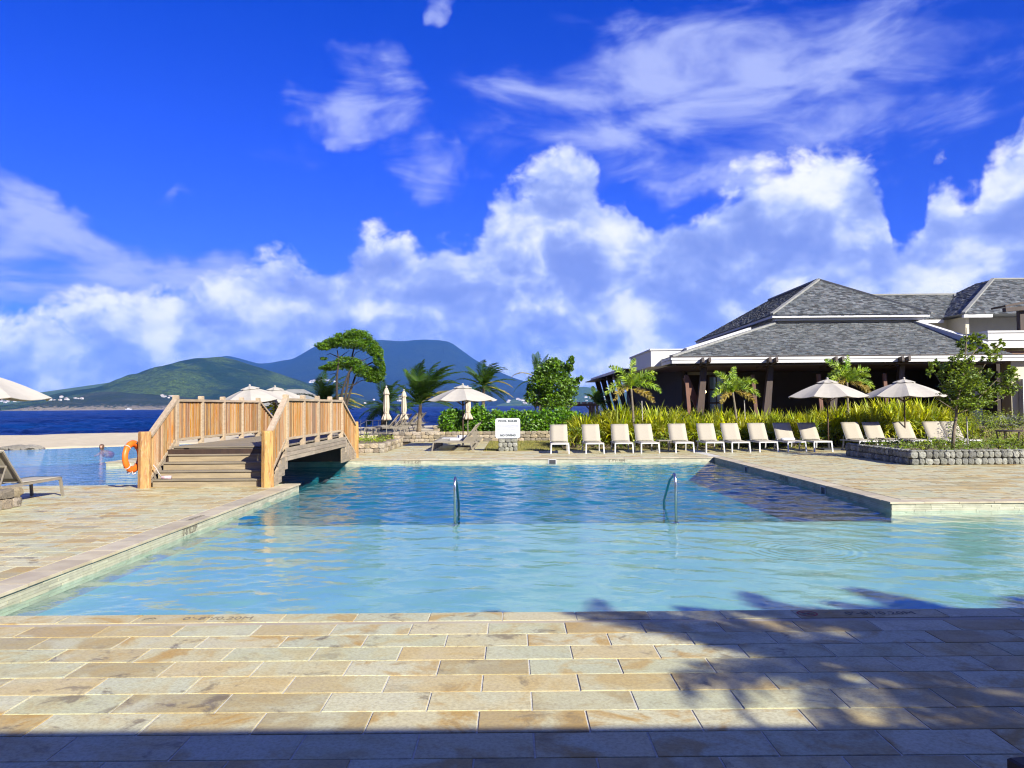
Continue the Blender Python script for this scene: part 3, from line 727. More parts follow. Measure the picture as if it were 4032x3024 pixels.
hill('headland', [(235, 1616), (262, 1600), (300, 1580), (330, 1562), (370, 1545), (450, 1541), (520, 1548), (620, 1552), (700, 1560), (800, 1575), (900, 1590), (1000, 1604)], 2650, 330, 'hill_rocky', '', .62, .30, 12, cell=110, ny=40)
hill('mountain', [(560, 1560), (700, 1480), (830, 1418), (872, 1400), (890, 1397), (930, 1408), (1010, 1431), (1060, 1428), (1110, 1418), (1150, 1413), (1190, 1391), (1235, 1362), (1290, 1338), (1360, 1332), (1430, 1338), (1500, 1335), (1580, 1340), (1660, 1334), (1740, 1337), (1776, 1344), (1820, 1378), (1866, 1412), (1940, 1452), (2030, 1490), (2120, 1515), (2230, 1532), (2400, 1552), (2700, 1575), (3000, 1590)], 9000, 4300, 'hill_blue', '', 1.9, .20, 21, cell=1500, nx=300, ny=80)
hill('east_ridge', [(1900, 1596), (2080, 1560), (2200, 1535), (2270, 1524), (2300, 1522), (2360, 1530), (2430, 1541), (2600, 1550), (2900, 1585)], 6300, 1500, 'hill_far', '', 1.3, .15, 33)
def on_hill(x, y):
    "where the view ray through a pixel of the photo meets the far land"
    d = ray(x, y); best = None
    for (D, depth, X, t, ZZ) in HILLS:
        for k in range(400):
            T = k / 400 * 1.02; Y = D - depth * (1 - T); p = EYE + d * (Y / d.y)
            if not (X[0] < p.x < X[-1]): continue
            i = int((p.x - X[0]) / (X[-1] - X[0]) * (len(X) - 1)); j = min(len(t) - 1, int(round(T / (t[1] - t[0]))))
            if ZZ[j, i] >= p.z:
                if best is None or Y < best.y: best = Vector((p.x, Y, max(-1.0, ZZ[j, i])))
                break
    return best
# ---- air
hz = MB(); hz.box(-7000, 7000, -2000, 11500, -4.2, 860, .5)
m, k, out = newmat('haze_air')
pv = k.new('ShaderNodeVolumePrincipled'); pv.inputs['Color'].default_value = (.12, .36, 1.0, 1); pv.inputs['Density'].default_value = 4.0e-5; pv.inputs['Anisotropy'].default_value = 0.0
k.l.new(pv.outputs[0], out.inputs['Volume'])
hz.build('haze', m, kind='stuff')
# ================================================================== helpers for things
def text_mesh(body, width, mat, name, bold=0.0, height=None):
    cu = bpy.data.curves.new(name, 'FONT'); cu.body = body; cu.size = .2; cu.extrude = .0008; cu.align_x = 'CENTER'; cu.align_y = 'CENTER'; cu.offset = bold
    cu.resolution_u = 3
    o = bpy.data.objects.new(name, cu); me = bpy.data.meshes.new_from_object(o); bpy.data.objects.remove(o)
    xs = [v.co.x for v in me.vertices]; ys = [v.co.y for v in me.vertices]
    f = width / (max(xs) - min(xs)); fy = f if height is None else height / (max(ys) - min(ys)); cx = (max(xs) + min(xs)) / 2; cy = (max(ys) + min(ys)) / 2
    for v in me.vertices: v.co.x = (v.co.x - cx) * f; v.co.y = (v.co.y - cy) * fy
    me.materials.clear(); me.materials.append(mat); return me
def put_text(me, name, parent, origin, xdir, ydir):
    o = bpy.data.objects.new(name, me); COL.objects.link(o); o.parent = parent
    X = Vector(xdir); Y = Vector(ydir); Z = X.cross(Y)
    Mx = Matrix((X, Y, Z)).transposed().to_4x4(); Mx.translation = Vector(origin) - Vector(parent.location)
    o.matrix_local = Mx; return o
DM1 = text_mesh('0\u2019-8\u201d/0.20M', .57, MATS['print_brown'], 'depth_marking', 0)
DM2 = text_mesh('4\u2019-9\u201d/1.45M', .55, MATS['print_brown'], 'depth_marking', 0, .105)
DM3 = text_mesh('0\u2019-8\u201d/0.20M', .53, MATS['print_brown'], 'depth_marking', 0, .115)
for x in (-2.455, 3.035): put_text(DM1, 'depth_marking', fd, (x, 6.585, .0062), (1, 0, 0), (0, 1, 0))
for xp in (1623, 2428): put_text(DM2, 'depth_marking', fa, (Q(xp, 1815, 25.98).x, 25.985, -.085), (1, 0, 0), (0, 0, 1))
put_text(DM3, 'depth_marking', ld, (-4.886, 11.97, -.088), (0, 1, 0), (0, 0, 1))
put_text(DM2, 'depth_marking', rd, (6.636, 19.35, -.085), (0, -1, 0), (0, 0, 1))
put_text(DM1, 'depth_marking', ld, (-5.05, 12.6, .0062), (0, -1, 0), (1, 0, 0))
def no_dive(parent, c, red):
    b = MB(); n = 24; z = c[2]
    def ringpts(r): return [(c[0] + r * math.cos(2 * math.pi * i / n), c[1] + r * math.sin(2 * math.pi * i / n), z) for i in range(n)]
    if red:
        a, q = ringpts(.085), ringpts(.070)
        b.add(a + q, [(i, (i + 1) % n, n + (i + 1) % n, n + i) for i in range(n)], .5, 0)
        b.bar((c[0] - .055, c[1] + .055, z), (c[0] + .055, c[1] - .055, z), .014, .001, r=.5, mi=0)
    b.bar((c[0] - .045, c[1] - .012, z), (c[0] + .03, c[1] + .022, z + .0006), .016, .001, mi=1)
    b.bar((c[0] + .03, c[1] + .022, z), (c[0] + .05, c[1] - .005, z + .0006), .012, .001, mi=1)
    for i in range(3): b.bar((c[0] - .05 + i * .035, c[1] - .042, z), (c[0] - .025 + i * .035, c[1] - .036, z + .0006), .008, .001, mi=1)
    b.build('no_diving_symbol', [MATS['print_red'], MATS['print_brown']], parent)
no_dive(fd, (-3.02, 6.585, .0066), False); no_dive(fd, (2.435, 6.585, .0066), True)
def skimmer(parent, c, X, N_):
    "white framed opening in the pool wall"
    X = Vector(X); N_ = Vector(N_); c = Vector(c); b = MB(); w, h, t = .26, .15, .022
    def p(a, z, d): v = c + X * a + N_ * d; return (v.x, v.y, c.z + z)
    for a0, a1, z0, z1 in [(-w / 2, w / 2, h / 2 - t, h / 2), (-w / 2, -w / 2 + t, -h / 2, h / 2 - t), (w / 2 - t, w / 2, -h / 2, h / 2 - t)]:
        q = [p(a0, z0, .0), p(a1, z0, .0), p(a1, z0, .02), p(a0, z0, .02), p(a0, z1, .0), p(a1, z1, .0), p(a1, z1, .02), p(a0, z1, .02)]
        b.add(q, MB.BOXF + [tuple(reversed(f)) for f in ()], .5, 0)
    q = [p(-w / 2 + t, -h / 2, .012), p(w / 2 - t, -h / 2, .012), p(w / 2 - t, h / 2 - t, .012), p(-w / 2 + t, h / 2 - t, .012)]
    b.add(q, [(0, 1, 2, 3)], .5, 1)
    b.build('skimmer', [MATS['sign_white'], MATS['base_iron']], parent)
skimmer(fa, (Q(2175, 1819, 25.98).x, 25.99, -.10), (1, 0, 0), (0, -1, 0))
for xp in (2934, 3236): skimmer(rd, (6.64, 6.64 * FPX / (xp - 2016), -.10), (0, -1, 0), (-1, 0, 0))

STONES = {}
def stone_mesh(i, mat):
    if (i, mat) in STONES: return STONES[(i, mat)]
    bm = bmesh.new(); bmesh.ops.create_cube(bm, size=1)
    bmesh.ops.subdivide_edges(bm, edges=bm.edges[:], cuts=2, use_grid_fill=True)
    rr = random.Random(100 + i)
    for v in bm.verts:
        d = v.co.length; v.co = v.co * (1 - (.30 if mat == 'stone_grey' else .20) * max(0, (d - .5)) / .366)
        v.co += Vector((rr.uniform(-1, 1), rr.uniform(-1, 1), rr.uniform(-1, 1))) * .045
    me = bpy.data.meshes.new('stone'); bm.to_mesh(me); bm.free(); me.materials.append(MATS[mat])
    STONES[(i, mat)] = me; return me
def stone(parent, c, size, rz, mat):
    o = bpy.data.objects.new('stone', stone_mesh(random.randrange(7), mat)); COL.objects.link(o); o.parent = parent
    o.location = Vector(c) - Vector(parent.location); o.rotation_euler = (0, 0, rz + (math.pi if random.random() < .5 else 0)); o.scale = (size[0] * 1.08, size[1], size[2] * 1.08)
    return o
def stone_face(parent, p0, p1, z0, courses, hgt, lmin, lmax, depth, mat, cap=None):
    "courses of stones from p0 to p1"
    p0 = Vector((*p0, 0)); p1 = Vector((*p1, 0)); t = (p1 - p0).normalized(); L = (p1 - p0).length; rz = math.atan2(t.y, t.x)
    for r in range(courses):
        s = -random.uniform(0, lmin * .5) if r % 2 else 0.0
        while s < L - .03:
            l = min(random.uniform(lmin, lmax), L - s)
            if L - s - l < lmin * .5: l = L - s
            c = p0 + t * (s + l / 2); n = Vector((-t.y, t.x, 0)) * random.uniform(-.015, .015)
            stone(parent, (c.x + n.x, c.y + n.y, z0 + (r + .5) * hgt), (l, depth * random.uniform(.85, 1.1), hgt * random.uniform(.92, 1.0)), rz + random.uniform(-.04, .04), mat); s += l

# ================================================================== BRIDGE
XL, XR = -8.05, -5.42
br = empty('wooden_bridge', ((XL + XR) / 2, 17.3, 0), label='arched wooden footbridge with slatted railings over the pool channel', cat='bridge')
ZD = .85; YS = [18.85, 20.38, 21.90, 23.42, 24.95]; Y0, Y1 = 17.38, 27.15
def logpost(x, y, h, r):
    b = MB(); n = 9; pts = [(x, y, -.005), (x, y, h * .33), (x + .006, y, h * .66), (x, y, h * .97), (x, y, h)]
    b.tube(pts, [r * 1.03, r, r * 1.02, r, r * .94], n); b.build('newel_post', MATS['wood_post'], br)
for x in (XL, XR):
    logpost(x - .06 if x == XL else x + .02, Y0, 1.24, .135); logpost(x, Y1, 1.24, .12)
    for y in YS:
        b = MB().bev(x - .06, x + .06, y - .06, y + .06, .54, 2.06, .012); b.build('railing_post', MATS['wood_rail'], br)
    sgn = 1 if x == XR else -1
    def rail(p, q, w, h): MB().bar(p, q, w, h).build('handrail', MATS['wood_rail'], br)
    spans = list(zip(YS[:-1], YS[1:]))
    for a, c in spans:
        rail((x, a + .06, 1.94), (x, c - .06, 1.94), .13, .06); MB().bar((x, a + .06, 1.0), (x, c - .06, 1.0), .07, .06).build('bottom_rail', MATS['wood_rail'], br)
        n = 19; sp = (c - a - .12) / n
        for i in range(n):
            y = a + .06 + (i + .5) * sp; w = .046 + random.uniform(-.005, .005); d = random.uniform(-.008, .008)
            MB().box(x - .022 + d, x + .022 + d, y - w / 2, y + w / 2, 1.0 + random.uniform(-.045, -.03), 1.912).build('baluster', MATS['wood'], br)
    for ya, za, yb, zb in [(Y0 + .1, 1.14, YS[0] - .05, 1.94), (Y1 - .1, 1.14, YS[-1] + .05, 1.94)]:
        rail((x, ya, za), (x, yb, zb), .13, .06)
        MB().bar((x, ya + (.02 if yb > ya else -.02), za - .94), (x, yb, 1.0), .07, .06).build('bottom_rail', MATS['wood_rail'], br)
        n = 12
        for i in range(n):
            f = (i + .6) / n; y = ya + (yb - ya) * f; zt = za + (zb - za) * f
            MB().box(x - .02, x + .02, y - .027, y + .027, zt - .93 + random.uniform(-.02, .02), zt - .03).build('baluster', MATS['wood'], br)
    # beams along the sides, three boards high
    for i in range(3):
        for ya, yb in [(18.55, 21.2), (21.205, 25.2)]:
            MB().box(x + sgn * .065, x + sgn * .105, ya, yb, .49 + i * .105, .59 + i * .105 - .004).build('fascia_board', MATS['wood_grey'], br)
    # stair stringers
    for ya, yb, d in [(17.5, 18.72, 1), (27.0, 25.1, -1)]:
        b = MB(); xx = x + sgn * .05
        prof = [(ya, -.005), (yb + .2 * d * 0 + .35 * d, -.005 if d > 0 else -.005), (yb + .35 * d, .5), (yb, .80), (ya, .12)] if d < 0 else [(ya, -.005), (18.05, -.005), (18.6, .48), (18.75, .80), (ya, .10)]
        vs = [(xx - .02, p, z) for p, z in prof] + [(xx + .02, p, z) for p, z in prof]; n = len(prof)
        b.add(vs, [tuple(range(n)), tuple(range(2 * n - 1, n - 1, -1))] + [(i, n + i, n + (i + 1) % n, (i + 1) % n) for i in range(n)]); b.build('stringer', MATS['wood_grey'], br)
        for i in range(5):
            yy = ya + (yb - ya) * (i + .5) / 5; hh = .12 + .66 * (i + .5) / 5
            MB().box(xx + sgn * .022, xx + sgn * .04, yy - .11, yy + .11, max(0.005, hh - .42), hh).build('side_board', MATS['wood_grey'], br)
for i in range(5):
    for (ya, s) in ((17.52, 1), (26.98, -1)):
        z = (i + 1) * .17; y = ya + s * .27 * i
        MB().bev(XL + .05, XR - .05, min(y - s * .03, y + s * .30), max(y - s * .03, y + s * .30), z - .035, z, .006).build('tread', MATS['wood_tread'], br)
        MB().box(XL + .06, XR - .06, min(y, y + s * .03), max(y, y + s * .03), z - .168, z - .037).build('riser', MATS['wood_riser'], br)
y = 18.90
while y < 24.9:
    MB().bev(XL + .04, XR - .04, y, y + .136, ZD - .04, ZD - random.uniform(.0, .003), .005).build('deck_plank', MATS['wood_tread'], br); y += .142
MB().box(XL + .3, XL + .42, 18.6, 25.2, .46, .80).build('joist', MATS['wood_dark'], br); MB().box(XR - .42, XR - .3, 18.6, 25.2, .46, .80).build('joist', MATS['wood_dark'], br)
MB().box(XL, XR, 25.25, 25.4, 0, .79).build('abutment', MATS['wood_dark'], br); MB().box(XL, XR, 18.35, 18.5, 0, .79).build('abutment', MATS['wood_dark'], br)

# life ring on the near left post
lr = empty('life_ring', (-8.33, 17.30, .70), label='orange life ring hanging on the left bridge post', cat='life ring')
th = R_(6); U_ = Vector((math.sin(th), math.cos(th), 0)); b = MB(); nM, nm = 32, 10; vs = []
for i in range(nM):
    a = 2 * math.pi * i / nM; dirv = U_ * math.cos(a) + Vector((0, 0, 1)) * math.sin(a); nn = U_.cross(Vector((0, 0, 1)))
    for j in range(nm):
        c_ = 2 * math.pi * j / nm; v = Vector(lr.location) + dirv * (.285 + .075 * math.cos(c_)) + nn * .058 * math.sin(c_); vs.append(v)
b.add(vs, [(i * nm + j, ((i + 1) % nM) * nm + j, ((i + 1) % nM) * nm + (j + 1) % nm, i * nm + (j + 1) % nm) for i in range(nM) for j in range(nm)])
b.build('ring', MATS['orange'], lr, smooth=True)
for q in range(4):
    a = math.pi / 4 + q * math.pi / 2; b = MB(); c0 = Vector(lr.location) + (U_ * math.cos(a) + Vector((0, 0, 1)) * math.sin(a)) * .285
    tg = -U_ * math.sin(a) + Vector((0, 0, 1)) * math.cos(a)
    dirv = U_ * math.cos(a) + Vector((0, 0, 1)) * math.sin(a); nn = U_.cross(Vector((0, 0, 1)))
    b.tube([c0 + dirv * .082 * math.cos(w) + nn * .066 * math.sin(w) for w in [2 * math.pi * e / 10 for e in range(11)]], .011, 6)
    b.build('band', MATS['rope'], lr)
b = MB(); b.tube([(-8.36, 17.25, .42), (-8.41, 17.22, .36), (-8.36, 17.2, .33), (-8.30, 17.22, .38), (-8.27, 17.2, .31), (-8.22, 17.22, .35)], .016, 6); b.build('rope', MATS['rope'], lr, smooth=True)
hk = MB(); hk.bar((-8.2, 17.36, .99), (-8.42, 17.28, .99), .02, .02); hk.build('hook', MATS['base_iron'], lr)
rf = empty('throw_rope', (-7.72, 17.60, .17), label='pale pink coiled throw rope on the bottom bridge step', cat='rope')
b = MB(); b.tube([(-7.83, 17.58, .21), (-7.62, 17.62, .21)], [.04, .04], 10); b.build('coil', MATS['rope_pink'], rf, smooth=True)
b = MB(); b.tube([(-7.83, 17.58, .23), (-7.88, 17.55, .33), (-7.92, 17.5, .44), (-7.96, 17.47, .5)], .012, 6); b.build('line', MATS['rope'], rf, smooth=True)

# ================================================================== LOUNGERS (foot at origin, head towards +Y)
def make_lounger(name, fm):
    r = empty(name, (0, 0, 0)); tag(r, 'sun lounger', 'sun lounger')
    W, zs, hy, bl, ba = .66, .36, 1.18, .80, R_(51); h = W / 2
    bx, bz = hy + bl * math.cos(ba), zs + bl * math.sin(ba)
    f = MB()
    for s in (-1, 1):
        f.bar((s * (h - .02), .0, zs), (s * (h - .02), 1.78, zs - .02), .04, .045)
    f.bar((-h, .02, zs), (h, .02, zs), .045, .045); f.bar((-h + .04, .62, zs - .03), (h - .04, .62, zs - .03), .03, .03); f.bar((-h + .04, 1.72, zs - .02), (h - .04, 1.72, zs - .02), .03, .03)
    f.build('frame', MATS[fm], r, world=False)
    for s in (-1, 1):
        MB().bar((s * (h - .02), .03, zs - .01), (s * (h - .005), -.03, .0), .045, .05, (0, 1, 0)).build('leg', MATS[fm], r, world=False)
        MB().bar((s * (h - .02), 1.45, zs - .03), (s * (h - .01), 1.55, .0), .04, .05, (0, 1, 0)).build('leg', MATS[fm], r, world=False)
    def sling(y0, z0, y1, z1, sag, nm, par=r):
        b = MB(); nn = 8; vs = []
        t = Vector((0, y1 - y0, z1 - z0)).normalized(); nrm = Vector((0, -t.z, t.y))
        for i in range(nn + 1):
            q = i / nn
            for j in range(5):
                xx = (-h + .010) + (W - .02) * j / 4; sg = sag * math.sin(math.pi * q) * (1 - (2 * j / 4 - 1) ** 2 * .6)
                vs.append(Vector((xx, y0 + (y1 - y0) * q, z0 + (z1 - z0) * q)) - nrm * sg)
        m = len(vs); vs = vs + [v - nrm * .008 for v in vs]
        fs = [(i * 5 + j, i * 5 + j + 1, (i + 1) * 5 + j + 1, (i + 1) * 5 + j) for i in range(nn) for j in range(4)]
        fs += [tuple(m + q for q in reversed(ff)) for ff in fs]
        rim = [j for j in range(5)] + [i * 5 + 4 for i in range(1, nn + 1)] + [nn * 5 + j for j in (3, 2, 1, 0)] + [i * 5 for i in range(nn - 1, 0, -1)]
        fs += [(rim[(i + 1) % len(rim)], rim[i], m + rim[i], m + rim[(i + 1) % len(rim)]) for i in range(len(rim))]
        b.add(vs, fs); return b.build(nm, MATS['sling'], par, smooth=True, world=False)
    sling(.015, zs + .034, hy, zs + .03, .012, 'seat_sling')
    bk = sling(hy - .01, zs + .045, bx - .012, bz + .035, .012, 'back_sling')
    bf = MB()
    for s in (-1, 1): bf.bar((s * (h - .022), hy, zs + .02), (s * (h - .022), bx + .012, bz + .015), .04, .032)
    bf.bar((-h + .03, bx + .005, bz + .005), (h - .03, bx + .005, bz + .005), .035, .03)
    bf.build('back_frame', MATS[fm], r, world=False)
    bc = MB(); my, mz = hy + bl * .62 * math.cos(ba), zs + bl * .62 * math.sin(ba) - .01
    for s in (-1, 1): bc.bar((s * (h - .09), my, mz - .02), (s * (h - .09), 1.66, zs - .01), .02, .025)
    bc.bar((-h + .09, my, mz - .02), (h - .09, my, mz - .02), .025, .02)
    bc.build('back_brace', MATS[fm], r, world=False)
    return r
LW = make_lounger('sun_lounger', 'frame_paint'); LWu = []
ORD = ['first', 'second', 'third', 'fourth', 'fifth', 'sixth', 'seventh', 'eighth', 'ninth', 'tenth', 'eleventh', 'twelfth', 'thirteenth', 'fourteenth', 'fifteenth']
legs = [(2167, 2238), (2305, 2375), (2419, 2491), (2521, 2592), (2657, 2729), (2777, 2849), (2878, 2950), (2986, 3061), (3096, 3170), (3200, 3273)]
backs = [(3304, 3379), (3386, 3462), (3507, 3580), (3621, 3697), (3697, 3766)]
YF = 28.35; G1 = 'cream loungers in a row along the far side of the pool'
special = {0: 'cream sun lounger nearest the pool rules sign, first of the far row', 7: 'cream sun lounger immediately left of the one with a rolled towel', 8: 'cream sun lounger with a rolled white towel on its seat',
           9: 'cream sun lounger just left of the right stone planter, last of the open row'}
LOC = []
for i, (a, c) in enumerate(legs):
    X = ((a + c) / 2 - 2016) / FPX * YF; LOC.append((X, YF))
    spawn(LW, LWu, (X, YF + random.uniform(-.04, .04), 0), random.uniform(-.02, .02) - .02, special.get(i, 'cream sun lounger in the far row, %s counted from the pool rules sign' % ORD[i]), G1)
bl_ = ['half shaded cream lounger behind the planter corner, left of its pair', 'cream lounger behind the planter, second from its corner', 'cream lounger behind the planter, standing alone by the umbrella pole', 'cream lounger behind the planter, left of the rightmost pair', 'cream lounger behind the planter, last at the right of the row']
for i, (a, c) in enumerate(backs):
    X = ((a + c) / 2 - 2016) / FPX * (YF + 1.75) ; LOC.append((X, YF + .15))
    spawn(LW, LWu, (X, YF + .15, 0), random.uniform(-.02, .02) - .03, bl_[i], G1)
# group seen from the side, feet to the left
LT = make_lounger('sun_lounger', 'frame_tan'); LTu = []
for i in range(6):
    Yc = 30.45 + i * .80; p = Q(1700, 1778, 30.45)
    spawn(LT, LTu, (p.x + random.uniform(-.04, .04), Yc + .33, 0), R_(-90), ['tan framed lounger seen from the side, nearest of the group left of the sign', 'side-on lounger left of the sign, second from the front', 'side-on lounger left of the sign, third from the front', 'side-on lounger left of the sign, fourth from the front', 'side-on lounger left of the sign, fifth from the front', 'side-on lounger left of the sign, rearmost of its group'][i], 'loungers in rank under the central umbrella')
for i in range(8):
    Yc = 39.7 + i * 1.55 + (.9 if i > 3 else 0)
    spawn(LT, LTu, (-7.35 + random.uniform(-.05, .05), Yc, TZ), R_(-90), 'side-on lounger on the beach terrace by the closed umbrellas, %s from the front' % ORD[i], 'loungers on the beach terrace')
spawn(LT, LTu, (-9.42, 15.95, 0), math.pi - .06, 'lounger with a towel over its raised back at the left edge', None)
# low side tables
def make_table():
    r = empty('side_table', (0, 0, 0)); tag(r, 'low side table', 'side table')
    MB().bev(-.24, .24, -.24, .24, .40, .43, .006).build('table_top', MATS['frame_tan'], r, world=False)
    for sx in (-1, 1):
        for sy in (-1, 1): MB().box(sx * .21 - .015, sx * .21 + .015, sy * .21 - .015, sy * .21 + .015, 0, .40).build('leg', MATS['frame_tan'], r, world=False)
    return r
TB = make_table(); TBu = []
for (xp, Y, lb) in [(2611, 29.2, 'low tan side table between the fourth and fifth loungers'), (3490, 29.4, 'low side table behind the planter left of the umbrella pole')]:
    spawn(TB, TBu, ((xp - 2016) / FPX * Y, Y, 0), .05, lb)
# towels
def towel(loc, rz, label, size=(.5, .16, .11), rolled=True):
    b = MB()
    if rolled:
        b.tube([(-size[0] / 2, 0, size[2] / 2), (-size[0] / 4, .006, size[2] / 2), (size[0] / 4, -.006, size[2] / 2), (size[0] / 2, 0, size[2] / 2)], [size[2] * .48, size[2] / 2, size[2] / 2, size[2] * .47], 14)
    else:
        for i in range(4): b.bev(-size[0] / 2 + .004 * i, size[0] / 2 - .006 * i, -size[1] / 2, size[1] / 2 - .005 * i, i * size[2] / 4, (i + 1) * size[2] / 4 - .003, .01)
    o = b.build('towel', MATS['towel'], smooth=rolled); o.location = loc; o.rotation_euler = (0, 0, rz); tag(o, label, 'towel'); return o
towel((LOC[8][0] - .02, LOC[8][1] + .85, .37), .03, 'rolled white towel on a far row lounger seat')
towel((Q(1795, 1725, 31.6).x, 31.6, .375), .1, 'folded white towel on the second side-on lounger', (.5, .34, .10), False)
towel((Q(1770, 1725, 33.2).x, 33.2, .375), -.05, 'folded white towel on the fourth side-on lounger', (.6, .4, .05), False)
towel((Q(1800, 1720, 34.0).x + .2, 34.05, .375), .1, 'folded white towel on the fifth side-on lounger', (.45, .34, .12), False)
# white towel draped over the left lounger's back
lo = LTu[-1]; b = MB(); pts = []
for i in range(7):
    for j in range(6):
        u = -.24 + .48 * j / 5; s = i / 6
        if s < .5: yy, zz = 1.50 + .19 * (s / .5), .81 + .19 * (s / .5) * 1.18
        else: yy, zz = 1.72 + .02 * math.sin(j * 2.2), 1.03 - .20 * ((s - .5) / .5) + .035 * math.sin(j * 1.9)
        pts.append((u, yy - .02 * (s < .5), zz + .025 - .02 * (s < .5)))
me_ = MB(); me_.add(pts, [(i * 6 + j, i * 6 + j + 1, (i + 1) * 6 + j + 1, (i + 1) * 6 + j) for i in range(6) for j in range(5)])
tw = me_.build('towel', MATS['towel'], smooth=True); tw.location = lo.location; tw.rotation_euler = lo.rotation_euler; tag(tw, 'white towel draped over the back of the left edge lounger', 'towel')
sm = tw.modifiers.new('thickness', 'SOLIDIFY'); sm.thickness = .012

# ================================================================== UMBRELLAS
def make_umbrella(polemat):
    r = empty('parasol', (0, 0, 0)); tag(r, 'parasol', 'umbrella')
    Rm, zr, za = 1.49, 2.00, 2.58; n = 8
    def canopy(r0, r1, z0, z1, nm, sag, up=0):
        b = MB(); segs = 5; sub = 4; vs = []; cols = n * sub
        for i in range(segs + 1):
            q = i / segs; rad = r0 + (r1 - r0) * q; zz = z0 + (z1 - z0) * q + .028 * math.sin(math.pi * q) * (r1 - r0)
            for jj in range(cols):
                f = (jj % sub) / sub; a0 = 2 * math.pi * (jj // sub) / n; a1 = a0 + 2 * math.pi / n
                p = Vector((math.cos(a0), math.sin(a0), 0)) * (1 - f) + Vector((math.cos(a1), math.sin(a1), 0)) * f
                sg = sag * math.sin(math.pi * f) * q
                vs.append((p.x * rad * (1 - .015 * math.sin(math.pi * f) * q), p.y * rad * (1 - .015 * math.sin(math.pi * f) * q), zz + up - sg))
        m = len(vs); vs2 = [(x * .995, y * .995, z - .012) for x, y, z in vs]
        fs = [(i * cols + j, (i + 1) * cols + j, (i + 1) * cols + (j + 1) % cols, i * cols + (j + 1) % cols) for i in range(segs) for j in range(cols)]
        fs2 = [tuple(m + q for q in reversed(f)) for f in fs]
        rim = [(segs * cols + j, m + segs * cols + j, m + segs * cols + (j + 1) % cols, segs * cols + (j + 1) % cols) for j in range(cols)]
        b.add(vs + vs2, fs + fs2 + rim); return b.build(nm, MATS['canvas'], r, world=False)
    cn = canopy(.20, Rm, za - .04, zr, 'canopy', .055)
    canopy(.02, .40, za + .06, za - .055, 'vent_cap', .02)
    sm_ = MB()
    for i in range(n):
        a = 2 * math.pi * i / n; d = Vector((math.cos(a), math.sin(a), 0))
        sm_.bar(d * .22 + Vector((0, 0, za - .045)), d * (Rm - .0) + Vector((0, 0, zr + .004)), .022, .012)
        MB().bar(d * .05 + Vector((0, 0, za - .09)), d * (Rm - .03) + Vector((0, 0, zr - .03)), .024, .02).build('rib', MATS['pole_wood'], r, world=False)
        MB().bar(d * .05 + Vector((0, 0, zr - .20)), d * (Rm * .52) + Vector((0, 0, (za + zr) / 2 - .075)), .02, .018).build('strut', MATS['pole_wood'], r, world=False)
    MB().tube([(0, 0, .02), (0, 0, 1.0), (0, 0, za + .06)], .026, 10).build('pole', MATS[polemat], r, world=False, smooth=True)
    MB().lathe([(.0, za + .14), (.03, za + .13), (.05, za + .10), (.045, za + .07), (.02, za + .04), (.03, za + .02)], 10).build('finial', MATS['pole_pale'], r, world=False, smooth=True)
    MB().lathe([(.045, zr - .24), (.05, zr - .16), (.04, zr - .14)], 10).build('hub', MATS['pole_wood'], r, world=False)
    b = MB(); b.bev(-.33, .33, -.33, .33, 0, .06, .012); b.tube([(0, 0, .06), (0, 0, .30)], .04, 10); b.build('base', MATS['base_iron'], r, world=False)
    return r
UM = make_umbrella('pole_wood'); UMu = []
def umb(x, y, z, rz, label, s=1): return spawn(UM, UMu, (x, y, z), R_(rz), label, 'open cream parasols', s)
umb((1822 - 2016) / FPX * 33.6, 33.6, 0, 10, 'open cream parasol over the side-on loungers left of the pool rules sign')
umb((3258 - 2016) / FPX * 29.5, 29.5, 0, 5, 'open cream parasol behind the far row, left of the two by the pavilion')
umb((3560 - 2016) / FPX * 30.0, 30.0, 0, 25, 'open cream parasol right of its twin, before the pavilion and beside the planter tree', 1.0)
umb(-11.42, 16.7, 0, 14, 'cream parasol cut off by the left edge of the view')
u1 = umb(Q(1010, 1600, 36).x, 36, -.05, 0, 'cream parasol behind the bridge railing, front one of the two', 1.06); u1.rotation_euler = (R_(2), R_(-6), R_(18))
u2 = umb(Q(1092, 1600, 38.5).x, 38.5, -.05, 0, 'cream parasol behind the bridge, rear one half hidden by its neighbour', 1.06); u2.rotation_euler = (R_(2), R_(-2), R_(8))
def make_closed():
    r = empty('folded_parasol', (0, 0, 0)); tag(r, 'folded parasol', 'umbrella')
    n = 48
    fr = lambda a, i: 1 + (.10 + .02 * i) * math.cos(8 * a) * (1 if i < 9 else 1.2) + .05 * math.cos(3 * a + i)
    MB().lathe([(.105, 2.05), (.125, 1.8), (.135, 1.55), (.14, 1.35), (.125, 1.2), (.105, 1.10), (.13, 1.03), (.175, .93), (.21, .82), (.20, .76), (.10, .74)], n, fr=fr).build('canopy', MATS['canvas_folded'], r, world=False, smooth=True)
    MB().lathe([(.02, 2.36), (.06, 2.33), (.10, 2.24), (.135, 2.12), (.165, 2.03), (.155, 2.02), (.08, 2.06)], n, fr=lambda a, i: 1 + .07 * math.cos(8 * a)).build('vent_cap', MATS['canvas_folded'], r, world=False, smooth=True)
    MB().lathe([(.128, 1.17), (.133, 1.13), (.128, 1.09)], 24).build('tie', MATS['canvas_folded'], r, world=False)
    MB().tube([(0, 0, .02), (0, 0, 2.4)], .024, 8).build('pole', MATS['frame_tan'], r, world=False)
    MB().lathe([(.0, 2.46), (.03, 2.45), (.045, 2.42), (.03, 2.38), (.02, 2.35)], 10).build('finial', MATS['pole_pale'], r, world=False, smooth=True)
    b = MB(); b.bev(-.3, .3, -.3, .3, 0, .06, .012); b.build('base', MATS['base_iron'], r, world=False)
    return r
CU = make_closed(); CUu = []
